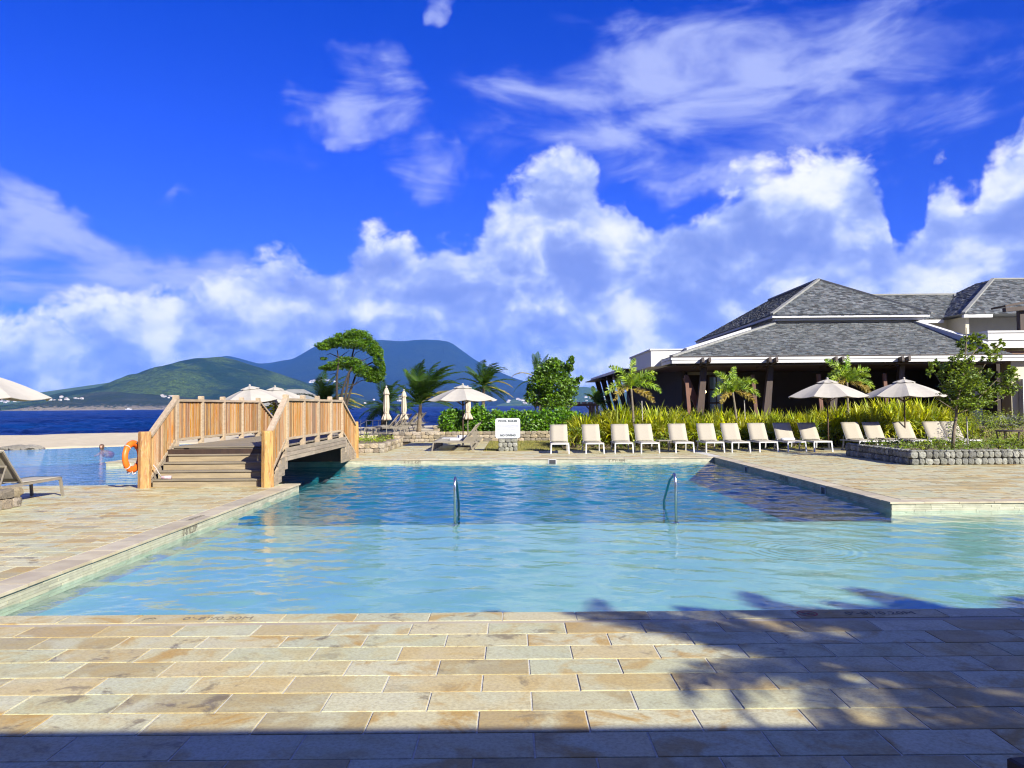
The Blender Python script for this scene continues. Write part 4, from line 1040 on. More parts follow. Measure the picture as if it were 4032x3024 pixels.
for (xp, Y, z, lb) in [(1521, 39.0, TZ, 'folded cream parasol, left one of the pair beside the palms'), (1590, 42.0, TZ, 'folded cream parasol, right one of the pair beside the palms'), (1841, 39.35, TZ, 'folded cream parasol seen behind the open central parasol')]:
    spawn(CU, CUu, ((xp - 2016 + 0) / FPX * Y, Y, z), random.uniform(0, 3), lb, 'folded parasols', 1.0 if Y < 41 else .955)

# ================================================================== SIGN
p = P(2000, 1777)
sg = empty('pool_rules_sign', (p.x, p.y, 0), label='white pool rules sign board on a square stone pillar', cat='sign')
b = MB(); W2, H2, rr = .475, .385, .09; prof = []
for cx, cz, a0 in [(W2 - rr, H2 - rr, 0), (-W2 + rr, H2 - rr, 90), (-W2 + rr, -H2 + rr, 180), (W2 - rr, -H2 + rr, 270)]:
    for i in range(6): a = R_(a0 + i * 18); prof.append((cx + rr * math.cos(a), cz + rr * math.sin(a)))
n = len(prof); zc = .50 + H2
b.add([(x, -.0, zc + z) for x, z in prof] + [(x, .03, zc + z) for x, z in prof], [tuple(range(n - 1, -1, -1)), tuple(range(n, 2 * n))] + [(i, (i + 1) % n, n + (i + 1) % n, n + i) for i in range(n)])
bd = b.build('board', MATS['sign_white'], sg, world=False); bd.location = (0, -.05, 0)
def sign_text(s, w, x, z, mat, bold=0, h=None):
    o = bpy.data.objects.new('lettering', text_mesh(s, w, MATS[mat], 'lettering', bold, h)); COL.objects.link(o); o.parent = sg
    o.rotation_euler = (R_(90), 0, 0); o.location = (x, -.0535, zc + z)
sign_text('POOL RULES', .72, 0, .275, 'print_dark', .011, .086); sign_text('NO DIVING', .60, 0, -.272, 'print_dark', .011, .086)
for s, w, x, z in [('\u2022 CHILDREN NEED TO HAVE ADULT SUPERVISION', .80, -.02, .165), ('\u2022 PEOPLE WITH HEALTH PROBLEMS AND PREGNANT WOMEN', .82, -.01, .112), ('SHOULD NOT USE THE POOL OR MAY CAUSE DANGER', .80, .0, .066),
                   ('DO NOT USE THE POOL AFTER ALCOHOL', .66, -.06, .024), ('\u2022 EMERGENCY MEDICAL SERVICE TELEPHONE EXT', .78, -.03, -.04), ('\u2022 WARNING, NO LIFE GUARD ON DUTY', .52, -.16, -.096), ('\u2022 NO RUNNING OR CLIMBING, NO FOOD OR DRINK', .82, -.01, -.162), ('IN THE POOL, SHOWER BEFORE ENTERING', .72, -.04, -.20)]:
    sign_text(s, w, x, z, 'print_blue', .002, .026)
MB().box(-.30, .30, .08, .5, -.05, .50).build('pillar_core', MATS['mortar'], sg, world=False)
for zz in range(3): 
    cuts = {0: [-.36, -.13, .04, .20, .36], 1: [-.36, -.20, -.02, .17, .36], 2: [-.36, -.10, .12, .36]}[zz]
    for a, c_ in zip(cuts[:-1], cuts[1:]):
        for yy in (.06, .48): stone(sg, (p.x + (a + c_) / 2, p.y + yy, (zz + .5) * .172 - .01), (c_ - a, .16, .172), 0, 'stone_grey')
    for sx in (-1, 1): stone(sg, (p.x + sx * .31, p.y + .27, (zz + .5) * .172 - .01), (.30, .12, .172), R_(90), 'stone_grey')
MB().bar((-.25, .0, .6), (-.25, .0, 1.1), .03, .03).build('back_bar', MATS['frame_tan'], sg, world=False); MB().bar((.25, 0, .4), (.25, 0, 1.1), .03, .03).build('back_bar', MATS['frame_tan'], sg, world=False)

# ================================================================== STONE WALLS AND PLANTERS
def planter(name, label, x0, x1, y0, y1, z, courses, mat, faces, lmin=.15, lmax=.26, cat='planter'):
    e = empty(name, ((x0 + x1) / 2, (y0 + y1) / 2, 0), label=label, cat=cat)
    MB().box(x0 + .08, x1 - .08, y0 + .08, y1 - .08, -.02, z - .04).build('core', MATS['soil'], e)
    h = z / courses
    for (p0, p1) in faces: stone_face(e, p0, p1, 0, courses, h, lmin, lmax, .2, mat)
    return e
PR = planter('stone_planter', 'raised planter of grey rounded stones at the right with a small tree', 11.1, 19, 21.95, 26.3, .38, 2, 'stone_grey', [((11.1, 22.02), (17.2, 22.02)), ((11.18, 22.1), (11.18, 26.3))], .14, .23)
stone_face(PR, (11.1, 22.05), (17.2, 22.05), .36, 1, .06, .15, .24, .22, 'stone_grey'); stone_face(PR, (11.18, 22.2), (11.18, 26.3), .36, 1, .06, .15, .24, .22, 'stone_grey')
PC = planter('stone_planter', 'low stone planter with ground cover beside the far end of the bridge', -9.2, -4.85, 29.8, 34.8, .36, 2, 'stone_tan', [((-6.6, 29.88), (-4.85, 29.88)), ((-4.93, 29.9), (-4.93, 34.8))], .2, .34)
PL = planter('stone_planter', 'stacked stone block pier at the left edge beside the lounger', -10.6, -8.87, 11.6, 14.3, .36, 2, 'stone_tan', [((-8.97, 11.6), (-8.97, 14.3)), ((-10.6, 14.2), (-8.87, 14.2))], .28, .45)
wl = empty('stone_wall', (-1.5, 38.85, 0), label='long low rubble stone wall behind the lawn and the sign', cat='wall')
MB().box(-5.9, 7.5, 38.86, 39.06, -.05, .46).build('core', MATS['mortar'], wl)
stone_face(wl, (-5.9, 38.82), (7.5, 38.82), 0, 3, .165, .2, .42, .22, 'stone_tan')
w2 = empty('stone_wall', (-6.9, 40.5, 0), label='short rubble wall beside the beach steps near the folded parasols', cat='wall')
MB().box(-4.6, -2.2, 46.0, 46.5, 0, .62).build('core', MATS['mortar'], w2); stone_face(w2, (-4.6, 45.95), (-2.2, 45.95), .3, 2, .17, .25, .42, .22, 'stone_tan')

# ================================================================== METAL: pool rails, terrace handrail
def pool_rail(x, y0, y1, top, label):
    r = empty('pool_handrail', (x, y0, WZ), label=label, cat='handrail'); z0 = -.36; b = MB()
    pts = [(x, y0, z0), (x, y0, top - .22)]
    for i in range(1, 9): a = math.pi * .5 * i / 8 * 1.2; pts.append((x, y0 + .12 * (1 - math.cos(a)), top - .22 + .20 * math.sin(min(a, math.pi / 2)) - (.02 if a > math.pi / 2 else 0)))
    ym = pts[-1]; pts.append((x, y0 + .45 * (y1 - y0), top - .16)); pts += [(x, y1 - .06, WZ + .10), (x, y1, WZ - .4)]
    b.tube(pts, .024, 10); b.build('tube', MATS['steel'], r, smooth=True)
    MB().lathe([(.055, z0), (.055, z0 + .02), (.028, z0 + .04)], 12, (x, y0, 0)).build('flange', MATS['steel'], r)
pool_rail(-1.02, 13.9, 14.9, .50, 'left chrome grab rail rising from the pool steps'); pool_rail(2.88, 13.97, 15.1, .53, 'right chrome grab rail rising from the pool steps')
hr = empty('steel_handrail', (-7.4, 40.2, TZ), label='thin steel handrail by the beach beyond the bridge end', cat='handrail')
for xp in (1420, 1443, 1467, 1491): x = (xp - 2016) / FPX * 40.2; MB().tube([(x, 40.2, 0), (x, 40.2, 1.05)], .02, 6).build('post', MATS['steel'], hr)
for z in (1.05, .75): MB().tube([((1412 - 2016) / FPX * 40.2, 40.2, z - .25), ((1443 - 2016) / FPX * 40.2, 40.2, z), ((1500 - 2016) / FPX * 40.2, 40.2, z)], .02, 6).build('rail', MATS['steel'], hr)

# ================================================================== swimmer, rocks
pz = P(401, 1763, WZ); pz.y = 37.6; pz.x = (401 - 2016) / FPX * 37.6
pe = empty('person', (pz.x, pz.y, WZ - .03), label='swimmer in the lagoon with only the head above water', cat='person')
me = bpy.data.meshes.new('body')
vsk = [(0, .95, -.30), (0, .70, -.27), (0, .36, -.22), (0, .14, -.13), (0, .04, -.01), (0, -.02, .09), (0, -.01, .18), (0, 0, .235), (.17, .16, -.20), (.30, .02, -.30), (.24, -.20, -.30), (-.17, .16, -.20), (-.30, .02, -.30), (-.24, -.20, -.30), (0, -.115, .10)]
me.from_pydata([Vector(v) for v in vsk], [(0, 1), (1, 2), (2, 3), (3, 4), (4, 5), (5, 6), (6, 7), (3, 8), (8, 9), (9, 10), (3, 11), (11, 12), (12, 13), (5, 14)], [])
bo = link('body', me, pe, False); me.materials.append(MATS['skin'])
sk = bo.modifiers.new('skin', 'SKIN'); rad = [.15, .15, .17, .10, .055, .085, .095, .05, .07, .048, .035, .07, .048, .035, .018]
for v, q in zip(me.skin_vertices[0].data, rad): v.radius = (q, q)
me.skin_vertices[0].data[0].use_root = True
bo.modifiers.new('sub', 'SUBSURF').levels = 2; bo.modifiers['sub'].render_levels = 2
MB().lathe([(.0, .262), (.06, .25), (.10, .21), (.112, .15), (.108, .08), (.095, .04)], 14, (0, .018, 0)).build('hair', MATS['hair'], pe, world=False, smooth=True)
MB().tube([(0, .38, -.22), (0, .68, -.27), (0, .92, -.30)], [.178, .165, .16], 14).build('swimwear', MATS['swimwear'], pe, world=False, smooth=True)
def boulder(loc, sc, rz, label):
    bm = bmesh.new(); bmesh.ops.create_icosphere(bm, subdivisions=3, radius=1); rr = random.Random(hash(label) % 1000 if False else int(loc[0] * 10))
    off = Vector((rr.uniform(0, 9),) * 3)
    from mathutils import noise as mn
    for v in bm.verts: v.co *= 1 + .28 * mn.noise(v.co * 1.3 + off) + .08 * mn.noise(v.co * 4 + off)
    me = bpy.data.meshes.new('boulder'); bm.to_mesh(me); bm.free(); me.materials.append(MATS['rock'])
    o = link('boulder', me, None, label=label, cat='rock', group='rocks on the beach edge'); o.location = loc; o.scale = sc; o.rotation_euler = (0, 0, rz); return o
for (xp, sx, sz, lb) in [(36, .26, .15, 'small dark boulder at the left of the beach rocks'), (78, .42, .20, 'pale mottled boulder in the middle of the beach rocks'), (128, .50, .19, 'rounded brown boulder at the right of the beach rocks')]:
    Y = 38.2; boulder(((xp - 2016) / FPX * Y, Y, -.15), (sx, .5, sz), xp, lb)

# small wooden table beyond the hedge, pergola, hut
tb = empty('garden_table', ((1943 - 2016) / FPX * 43.5, 43.5, TZ), label='brown wooden table beyond the hedge with a white cup', cat='table')
MB().bev(-.38, .38, -.35, .35, .86, .92, .01).build('table_top', MATS['wood_red'], tb, world=False)
for sx in (-1, 1):
    for sy in (-1, 1): MB().box(sx * .32 - .03, sx * .32 + .03, sy * .3 - .03, sy * .3 + .03, 0, .86).build('leg', MATS['wood_red'], tb, world=False)
cp = MB(); cp.lathe([(.0, 0), (.035, 0), (.05, .13), (.045, .13), (.03, .02), (0, .015)], 10); cpo = cp.build('cup', MATS['sign_white']); cpo.location = ((1926 - 2016) / FPX * 43.3, 43.3, TZ + .92); tag(cpo, 'small white cup on the wooden table beyond the hedge', 'cup')
pg = empty('pergola', ((2275 - 2016) / FPX * 52, 52, 0), label='brown timber pergola between the round tree and the pavilion', cat='pergola')
for sx in (-.9, .9):
    for sy in (-1, 1): MB().box(sx - .09, sx + .09, sy - .09, sy + .09, 0, 1.68).build('post', MATS['wood_warm'], pg, world=False)
for sy in (-1, 1): MB().box(-1.3, 1.3, sy - .06, sy + .06, 1.68, 1.84).build('beam', MATS['wood_warm'], pg, world=False)
for i in range(7): MB().box(-1.2 + i * .4 - .04, -1.2 + i * .4 + .04, -1.4, 1.4, 1.842, 1.95).build('rafter', MATS['wood_warm'], pg, world=False)
for sx in (-.9, .9): MB().bar((sx, -1, 1.2), (sx + (.45 if sx < 0 else -.45), -1, 1.68), .08, .08).build('brace', MATS['wood_warm'], pg, world=False)
hu = empty('beach_hut', ((1165 - 2016) / FPX * 50, 50, -.1), label='small beach hut with a pale shingled hip roof behind the bridge', cat='hut')
rf_ = MB(); ap = (-.5, 0, 3.0); cs = [(-2.2, -1.9, 1.95), (2.2, -1.9, 1.95), (2.2, 1.9, 1.95), (-2.2, 1.9, 1.95)]
rf_.add(cs + [(-.5, 0, 3.0), (.5, 0, 3.0)], [(0, 1, 5, 4), (1, 2, 5), (2, 3, 4, 5), (3, 0, 4), (3, 2, 1, 0)]); rf_.build('roof', MATS['slate_cap'], hu, world=False)
for sx in (-1.8, 1.8):
    for sy in (-1.5, 1.5): MB().box(sx - .1, sx + .1, sy - .1, sy + .1, 0, 1.95).build('post', MATS['wood_dark'], hu, world=False)
MB().box(-1.7, 1.7, -1.3, 1.4, 0, 1.0).build('counter', MATS['wood_grey'], hu, world=False)
# ================================================================== PAVILION
pv_ = empty('pavilion', (15.5, 38, 0), label='large open pavilion with two-tier grey slate hip roof', cat='building')
def part(name, mat, mb, parent=None, **kw): return mb.build(name, MATS[mat] if isinstance(mat, str) else mat, parent or pv_, **kw)
def slates(mb, poly, eu, ev, course=.16, w=.24, lift=.022):
    "rows of slates on a sloping face: poly (3D, planar), eu along the eave, ev up the slope"
    o = Vector(poly[0]); eu = Vector(eu).normalized(); ev = Vector(ev).normalized(); nr = eu.cross(ev).normalized()
    if nr.z < 0: nr = -nr
    P2 = [((Vector(p) - o).dot(eu), (Vector(p) - o).dot(ev)) for p in poly]
    vmax = max(p[1] for p in P2); r = 0
    while r * course < vmax:
        v0 = r * course; v1 = min(v0 + course * 1.12, vmax); vm = (v0 + min(v0 + course, vmax)) / 2
        xs = []
        for i in range(len(P2)):
            a, b = P2[i], P2[(i + 1) % len(P2)]
            if (a[1] > vm) != (b[1] > vm): xs.append(a[0] + (b[0] - a[0]) * (vm - a[1]) / (b[1] - a[1]))
        xs.sort()
        for xa, xb in zip(xs[::2], xs[1::2]):
            x = xa - random.uniform(0, w)
            while x < xb:
                e = x + w * random.uniform(.7, 1.25); u0, u1 = max(x, xa) + .004, min(e, xb) - .004; x = e
                if u1 - u0 < .03: continue
                th = lift * random.uniform(.6, 1.6); dv = random.uniform(-.018, .018)
                q = [o + eu * u0 + ev * (v0 + dv), o + eu * u1 + ev * (v0 + dv), o + eu * u1 + ev * v1, o + eu * u0 + ev * v1]
                lo = [q[0] + nr * .002, q[1] + nr * .002, q[2] + nr * .0, q[3] + nr * .0]
                hi = [q[0] + nr * (th + .012), q[1] + nr * (th + .012), q[2] + nr * .006, q[3] + nr * .006]
                vs = lo + hi; fs = [(4, 5, 6, 7), (0, 1, 5, 4), (1, 2, 6, 5), (3, 0, 4, 7)]
                if eu.cross(ev).z < 0: fs = [tuple(reversed(f)) for f in fs]
                mb.add(vs, fs)
        r += 1
def hipcap(parent, a, b, s=.10): MB().bar(Vector(a) + Vector((0, 0, .05)), Vector(b) + Vector((0, 0, .05)), .2, s).build('hip_cap', MATS['slate_cap'], parent)
EZ, TZ2 = 4.02, 6.40; XA, XB, XC, XD = 7.7, 15.4, 23.2, 24.3
low = MB(); b1 = [(XA, 38, EZ), (XD, 38, EZ), (XC, 45.7, TZ2), (XB, 45.7, TZ2)]
low.add(b1 + [(x, y, z - .12) for x, y, z in b1], [(0, 1, 2, 3), (7, 6, 5, 4)])
b2 = [(XA, 68, EZ), (XA, 38, EZ), (XB, 45.7, TZ2), (XB, 62, TZ2)]
low.add(b2 + [(x, y, z - .12) for x, y, z in b2], [(0, 1, 2, 3), (7, 6, 5, 4)])
lr_ = part('lower_roof', 'slate', low)
sl_ = MB(); slates(sl_, b1, (1, 0, 0), (0, 7.7, TZ2 - EZ)); sl_.build('slates', MATS['slate'], lr_, kind='stuff')
sl_ = MB(); slates(sl_, b2, (0, -1, 0), (7.7, 0, TZ2 - EZ), .2, .34); sl_.build('slates', MATS['slate'], lr_, kind='stuff')
hipcap(lr_, b1[0], b1[3])
# upper storey band and roof
UZ = 6.83; UX0, UX1, UY0, UY1 = 14.9, 24.1, 45.0, 64.0; AP = (19.5, 49.7, 9.55); APb = (19.5, 59.4, 9.55)
part('clerestory', 'white_wall', MB().box(15.45, 23.6, 45.75, 63.4, 5.9, 6.78))
up_ = MB(); c4 = [(UX0, UY0, UZ), (UX1, UY0, UZ), (UX1, UY1, UZ), (UX0, UY1, UZ)]
up_.add(c4 + [AP, APb], [(0, 1, 4), (1, 2, 5, 4), (2, 3, 5), (3, 0, 4, 5), (3, 2, 1, 0)])
ur = part('upper_roof', 'slate', up_)
s_ = MB(); slates(s_, [c4[0], c4[1], AP], (1, 0, 0), (0, 4.7, AP[2] - UZ)); slates(s_, [c4[3], c4[0], AP, APb], (0, -1, 0), (4.6, 0, AP[2] - UZ), .18, .3); s_.build('slates', MATS['slate'], ur, kind='stuff')
hipcap(ur, c4[0], AP); hipcap(ur, c4[1], AP); hipcap(ur, AP, APb)
part('cornice', 'white_wall', MB().box(UX0 + .08, UX1 - .08, UY0 + .08, UY0 + .4, UZ - .16, UZ - .01).box(UX0 + .08, UX0 + .38, UY0 + .402, UY1 - .1, UZ - .16, UZ - .01))
part('cornice', 'white_wall', MB().box(UX0 + .3, UX1 - .3, UY0 + .3, UY0 + .72, UZ - .30, UZ - .164))
# fascia under the lower eave: two white bands with a groove
part('fascia', 'white_wall', MB().box(XA - .02, XD + .6, 37.93, 38.0, EZ - .13, EZ - .005)); part('fascia', 'white_wall', MB().box(XA + .03, XD + .6, 37.97, 38.06, EZ - .30, EZ - .138))
part('fascia', 'white_wall', MB().box(XA - .06, XA, 38.0, 68, EZ - .13, EZ - .005)); part('fascia', 'white_wall', MB().box(XA - .03, XA + .04, 38.06, 68, EZ - .30, EZ - .138))
part('drip_edge', 'wood_dark', MB().box(XA - .05, XD + .5, 37.9, 38.02, EZ + .0, EZ + .035))
# white flat-roofed block at the left corner and the band beside the hip
part('parapet', 'white_wall', MB().box(7.15, 9.4, 40.4, 47.4, 3.70, 4.52)); part('parapet_coping', 'white_wall', MB().box(7.09, 9.46, 40.34, 47.46, 4.523, 4.60))
part('parapet', 'white_wall', MB().bar((8.9, 40.2, 4.45), (13.6, 44.8, 5.92), .16, .34))
# left terrace roof: thin slab on leaning struts
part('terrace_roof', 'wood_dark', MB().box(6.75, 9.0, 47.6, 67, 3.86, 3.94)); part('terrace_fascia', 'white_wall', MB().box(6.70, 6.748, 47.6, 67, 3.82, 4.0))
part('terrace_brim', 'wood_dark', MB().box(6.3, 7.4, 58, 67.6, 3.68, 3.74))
for yy in (49, 53, 57, 61, 65):
    part('leaning_post', 'wood_dark', MB().bar((6.95, yy, 3.84), (8.0, yy, 0), .2, .26)); part('leaning_post', 'wood_dark', MB().bar((6.95 + .3, yy + 1.2, 3.84), (8.0, yy + .3, 0), .18, .22))
# interior
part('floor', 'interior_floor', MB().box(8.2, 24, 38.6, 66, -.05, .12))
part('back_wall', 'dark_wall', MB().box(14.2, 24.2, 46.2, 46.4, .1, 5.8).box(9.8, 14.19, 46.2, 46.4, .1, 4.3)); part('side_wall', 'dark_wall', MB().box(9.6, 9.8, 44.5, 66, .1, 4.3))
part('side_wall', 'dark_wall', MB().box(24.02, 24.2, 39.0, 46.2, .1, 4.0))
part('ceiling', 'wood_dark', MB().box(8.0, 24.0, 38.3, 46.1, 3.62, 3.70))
# posts with twin bracket beams
for i, xp in enumerate((2770, 3032, 3290, 3549)):
    X = (xp - 2016) / FPX * 38
    for dx in (-.10, .22):
        part('bracket', 'wood_dark', MB().bar((X + dx, 39.6, 3.60), (X + dx, 37.55, 3.86), .11, .22))
    xb = X * 39.3 / 38 - .55
    part('column', 'wood_dark', MB().bar((X * 39.2 / 38 + .05, 39.25, 3.6), (xb + .2, 39.25, .1), .26, .26, w1=.40, h1=.34))
    part('strut', 'wood_red', MB().bar((xb - .32, 39.25, 3.2), (xb - .1, 39.25, .15), .17, .12, (0, 1, 0)))
X0 = Q(2705, 1500, 40).x
part('strut', 'wood_red', MB().bar((X0 - .15, 39.6, 3.1), (X0 + .9, 39.6, .5), .30, .14, (0, 1, 0)))
# glazed door inside, pendant lamp
dr = part('window', 'wood_dark', MB().box(11.25, 12.15, 45.1, 45.18, 1.0, 3.4))
for ix in range(2):
    for iz in range(3): part('pane', 'glass', MB().box(11.32 + ix * .41, 11.66 + ix * .41, 45.06, 45.10, 1.1 + iz * .76, 1.76 + iz * .76), dr)
part('glazed_screen', 'grey_wall', MB().box(10.1, 12.3, 45.25, 45.32, 3.42, 3.60))
lm = part('lamp', 'lamp_glow', MB().lathe([(0, 2.34), (.05, 2.36), (.065, 2.42), (.05, 2.48), (0, 2.5)], 10, (Q(2776, 1537, 43).x, 43, 0)))
part('cord', 'wood_dark', MB().tube([(Q(2776, 1537, 43).x, 43, 2.5), (Q(2776, 1537, 43).x, 43, 3.6)], .008, 4), lm)
# right-hand slope parapet of the link
part('parapet', 'white_wall', MB().bar((23.5, 46.0, 6.42), (23.5, 38.6, 4.42), .3, .36))
# ---- right wing
rw = empty('guest_wing', (30, 45, 0), label='cream two-storey wing with slate roof at the right edge', cat='building')
wz = 6.8; wc = [(25.9, 45, wz), (44, 45, wz), (44, 56, wz), (25.9, 56, wz)]; r1 = (30.3, 49.4, 9.4); r2 = (39.6, 49.4, 9.4)
r1 = (30.4, 49.5, 9.45); wr = MB(); wr.add(wc + [r1, (44, 49.5, 9.45), (30.4, 51.5, 9.45)], [(0, 1, 5, 4), (3, 0, 4, 6), (3, 2, 1, 0)])
wro = part('roof', 'slate', wr, rw); s_ = MB(); slates(s_, [wc[0], (40, 45, wz), (40, 49.5, 9.45), r1], (1, 0, 0), (0, 4.5, 2.65)); slates(s_, [wc[3], wc[0], r1, (30.4, 51.5, 9.45)], (0, -1, 0), (4.5, 0, 2.65), .18, .3); s_.build('slates', MATS['slate'], wro, kind='stuff')
hipcap(wro, wc[0], r1); hipcap(wro, r1, (44, 49.5, 9.45))
lk = MB(); l4 = [(22.5, 47, 6.75), (27.2, 47, 6.75), (29.4, 52, 8.85), (22.5, 52, 8.85)]; lk.add(l4, [(0, 1, 2, 3)]); lko = part('link_roof', 'slate', lk, rw)
s_ = MB(); slates(s_, l4, (1, 0, 0), (0, 5, 2.1)); s_.build('slates', MATS['slate'], lko, kind='stuff'); hipcap(lko, l4[3], l4[2]); hipcap(lko, l4[1], l4[2])
part('wall', 'cream_wall', MB().box(22.6, 26.3, 47.45, 47.6, 4.2, 6.7), rw); part('wall', 'cream_wall', MB().box(26.3, 26.5, 45.5, 55, 4.2, 6.7), rw)
part('cornice', 'white_wall', MB().box(25.95, 27.6, 45.03, 45.25, wz - .2, wz - .03), rw); part('cornice', 'white_wall', MB().box(22.6, 25.9, 47.05, 47.4, 6.5, 6.7), rw)
part('recess_wall', 'grey_wall', MB().box(26.5, 40, 46.6, 46.8, 4.2, 6.75), rw)
part('balcony_slab', 'white_wall', MB().box(23.95, 40, 39.5, 46.6, 4.85, 5.22), rw); part('balcony_slab', 'white_wall', MB().box(24.0, 40, 39.56, 46.6, 4.46, 4.842), rw); part('balcony_trim', 'white_wall', MB().box(23.9, 40, 39.44, 46.6, 5.223, 5.32), rw)
part('timber_beam', 'wood_warm', MB().box(24.3, 40, 39.9, 40.2, 4.06, 4.32), rw)
part('column', 'white_wall', MB().box(23.62, 24.12, 40.2, 40.7, 0, 4.0), rw); part('column', 'cream_wall', MB().box(25.75, 26.55, 40.6, 41.4, 0, 4.06), rw); part('column_plinth', 'white_wall', MB().box(26.1, 27.1, 40.2, 40.56, 0, 2.9), rw)
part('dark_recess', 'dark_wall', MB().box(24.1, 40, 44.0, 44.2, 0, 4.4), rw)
part('timber_eave', 'wood_dark', MB().bar((24.8, 40, 6.55), (28, 40, 7.15), 1.2, .10), rw); part('timber_eave', 'wood_dark', MB().bar((24.85, 39.6, 6.38), (28, 39.6, 6.6), .3, .2), rw); part('timber_post', 'wood_dark', MB().box(25.72, 26.1, 39.7, 40.0, 5.32, 6.5), rw)
for i, xp in enumerate((3950, 3980)): X = (xp - 2016) / FPX * 41; part('window_frame', 'white_wall', MB().box(X - .05, X + .05, 43.5, 43.6, .3, 2.6), rw)

# ================================================================== VEGETATION
def leaf_cloud(name, centers, size, mat, parent=None, up=.45, asp=.5, world=True, out_from=None, **tags):
    n = len(centers); c = np.asarray(centers, float)
    d = RNG.normal(0, 1, (n, 3)); d[:, 2] = d[:, 2] * .6 + .15; d /= np.linalg.norm(d, axis=1, keepdims=True)
    nr = RNG.normal(0, 1, (n, 3)); nr[:, 2] = np.abs(nr[:, 2]) + up; nr -= (nr * d).sum(1, keepdims=True) * d; nr /= np.linalg.norm(nr, axis=1, keepdims=True)
    s = np.cross(d, nr); L = size * RNG.uniform(.6, 1.25, n)[:, None]; W = L * asp
    v = np.stack([c - d * L * .5, c + s * W * .5 - nr * L * .04 - d * L * .02, c + d * L * .5 - nr * L * .10, c - s * W * .5 - nr * L * .04 - d * L * .02], 1).reshape(-1, 3)
    return np_mesh(name, v, 4, RNG.uniform(0, 1, n), MATS[mat], parent, world, **tags)
def puff(c, r, n, shell=.55):
    "points in a flattened ball, thicker towards its skin, in small clumps"
    m = max(6, n // 9)
    u = RNG.normal(0, 1, (m, 3)); u /= np.linalg.norm(u, axis=1, keepdims=True)
    k = u * (shell + (1 - shell) * RNG.uniform(0, 1, (m, 1)) ** .5) * np.asarray(r)
    pts = np.repeat(k, 9, 0)[:n] if m * 9 >= n else np.repeat(k, 10, 0)[:n]
    return np.asarray(c) + pts + RNG.normal(0, 1, pts.shape) * np.asarray(r) * .10
def branch(mb, pts, r0, r1, n=7):
    m = len(pts); mb.tube(pts, [r0 + (r1 - r0) * i / (m - 1) for i in range(m)], n)

# ---- tall flat-topped tree behind the bridge
TY = 42.0
def tp(x, y, dy=0): q = Q(x, y, TY + dy); return (q.x, q.y, q.z)
tt = empty('umbrella_tree', tp(1350, 1700), label='tall wind-shaped tree with flat layered crown behind the bridge', cat='tree'); tt.location.z = -.1
b = MB()
stems = [[(1338, 1735), (1330, 1640), (1326, 1560), (1326, 1490), (1334, 1420), (1328, 1380)], [(1345, 1735), (1338, 1600), (1350, 1530), (1372, 1470), (1395, 1430)],
         [(1350, 1735), (1352, 1600), (1366, 1530), (1372, 1490), (1383, 1420), (1394, 1370), (1420, 1330)], [(1358, 1735), (1365, 1590), (1386, 1520), (1400, 1480), (1440, 1440), (1480, 1420)]]
for i, s in enumerate(stems): branch(b, [tp(x, y, (i - 1.5) * .25 + .35 * math.sin(j * 1.7 + i)) for j, (x, y) in enumerate(s)], .085, .03)
for (a, c, d) in [((1330, 1405), (1300, 1392), (1285, 1398)), ((1334, 1410), (1360, 1390), (1375, 1380)), ((1385, 1415), (1400, 1390), (1430, 1375)), ((1395, 1430), (1440, 1415), (1460, 1405)), ((1330, 1490), (1320, 1470), (1300, 1475)), ((1386, 1520), (1420, 1500), (1450, 1490)), ((1350, 1530), (1330, 1505), (1310, 1490)), ((1366, 1530), (1400, 1510), (1415, 1490))]:
    branch(b, [tp(*a), tp(*c, .4), tp(*d, .7)], .028, .010, 5)
b.build('trunk', MATS['bark'], tt, smooth=True)
pts = []
for (x, y, rx, ry, n) in [(1275, 1362, 34, 17, 900), (1312, 1350, 42, 20, 1200), (1350, 1335, 42, 24, 1300), (1395, 1318, 40, 22, 1300), (1425, 1332, 42, 30, 1400), (1455, 1362, 36, 30, 1200), (1480, 1385, 30, 26, 900), (1385, 1352, 60, 22, 1300), (1490, 1418, 22, 26, 650), (1506, 1446, 14, 24, 500),
                          (1290, 1448, 34, 12, 700), (1325, 1440, 44, 18, 900), (1365, 1422, 52, 18, 900), (1400, 1440, 40, 26, 1000), (1440, 1462, 48, 26, 1300), (1485, 1472, 34, 30, 1200), (1275, 1412, 14, 6, 200), (1470, 1490, 34, 18, 700)]:
    q = tp(x, y, random.uniform(-.3, .5)); s = TY / FPX; pts.append(puff(q, (rx * s, rx * s * .9, ry * s), int(n * 1.8), .4))
leaf_cloud('crown', np.concatenate(pts), .105, 'leaf_tall', tt, up=.5, asp=.55)

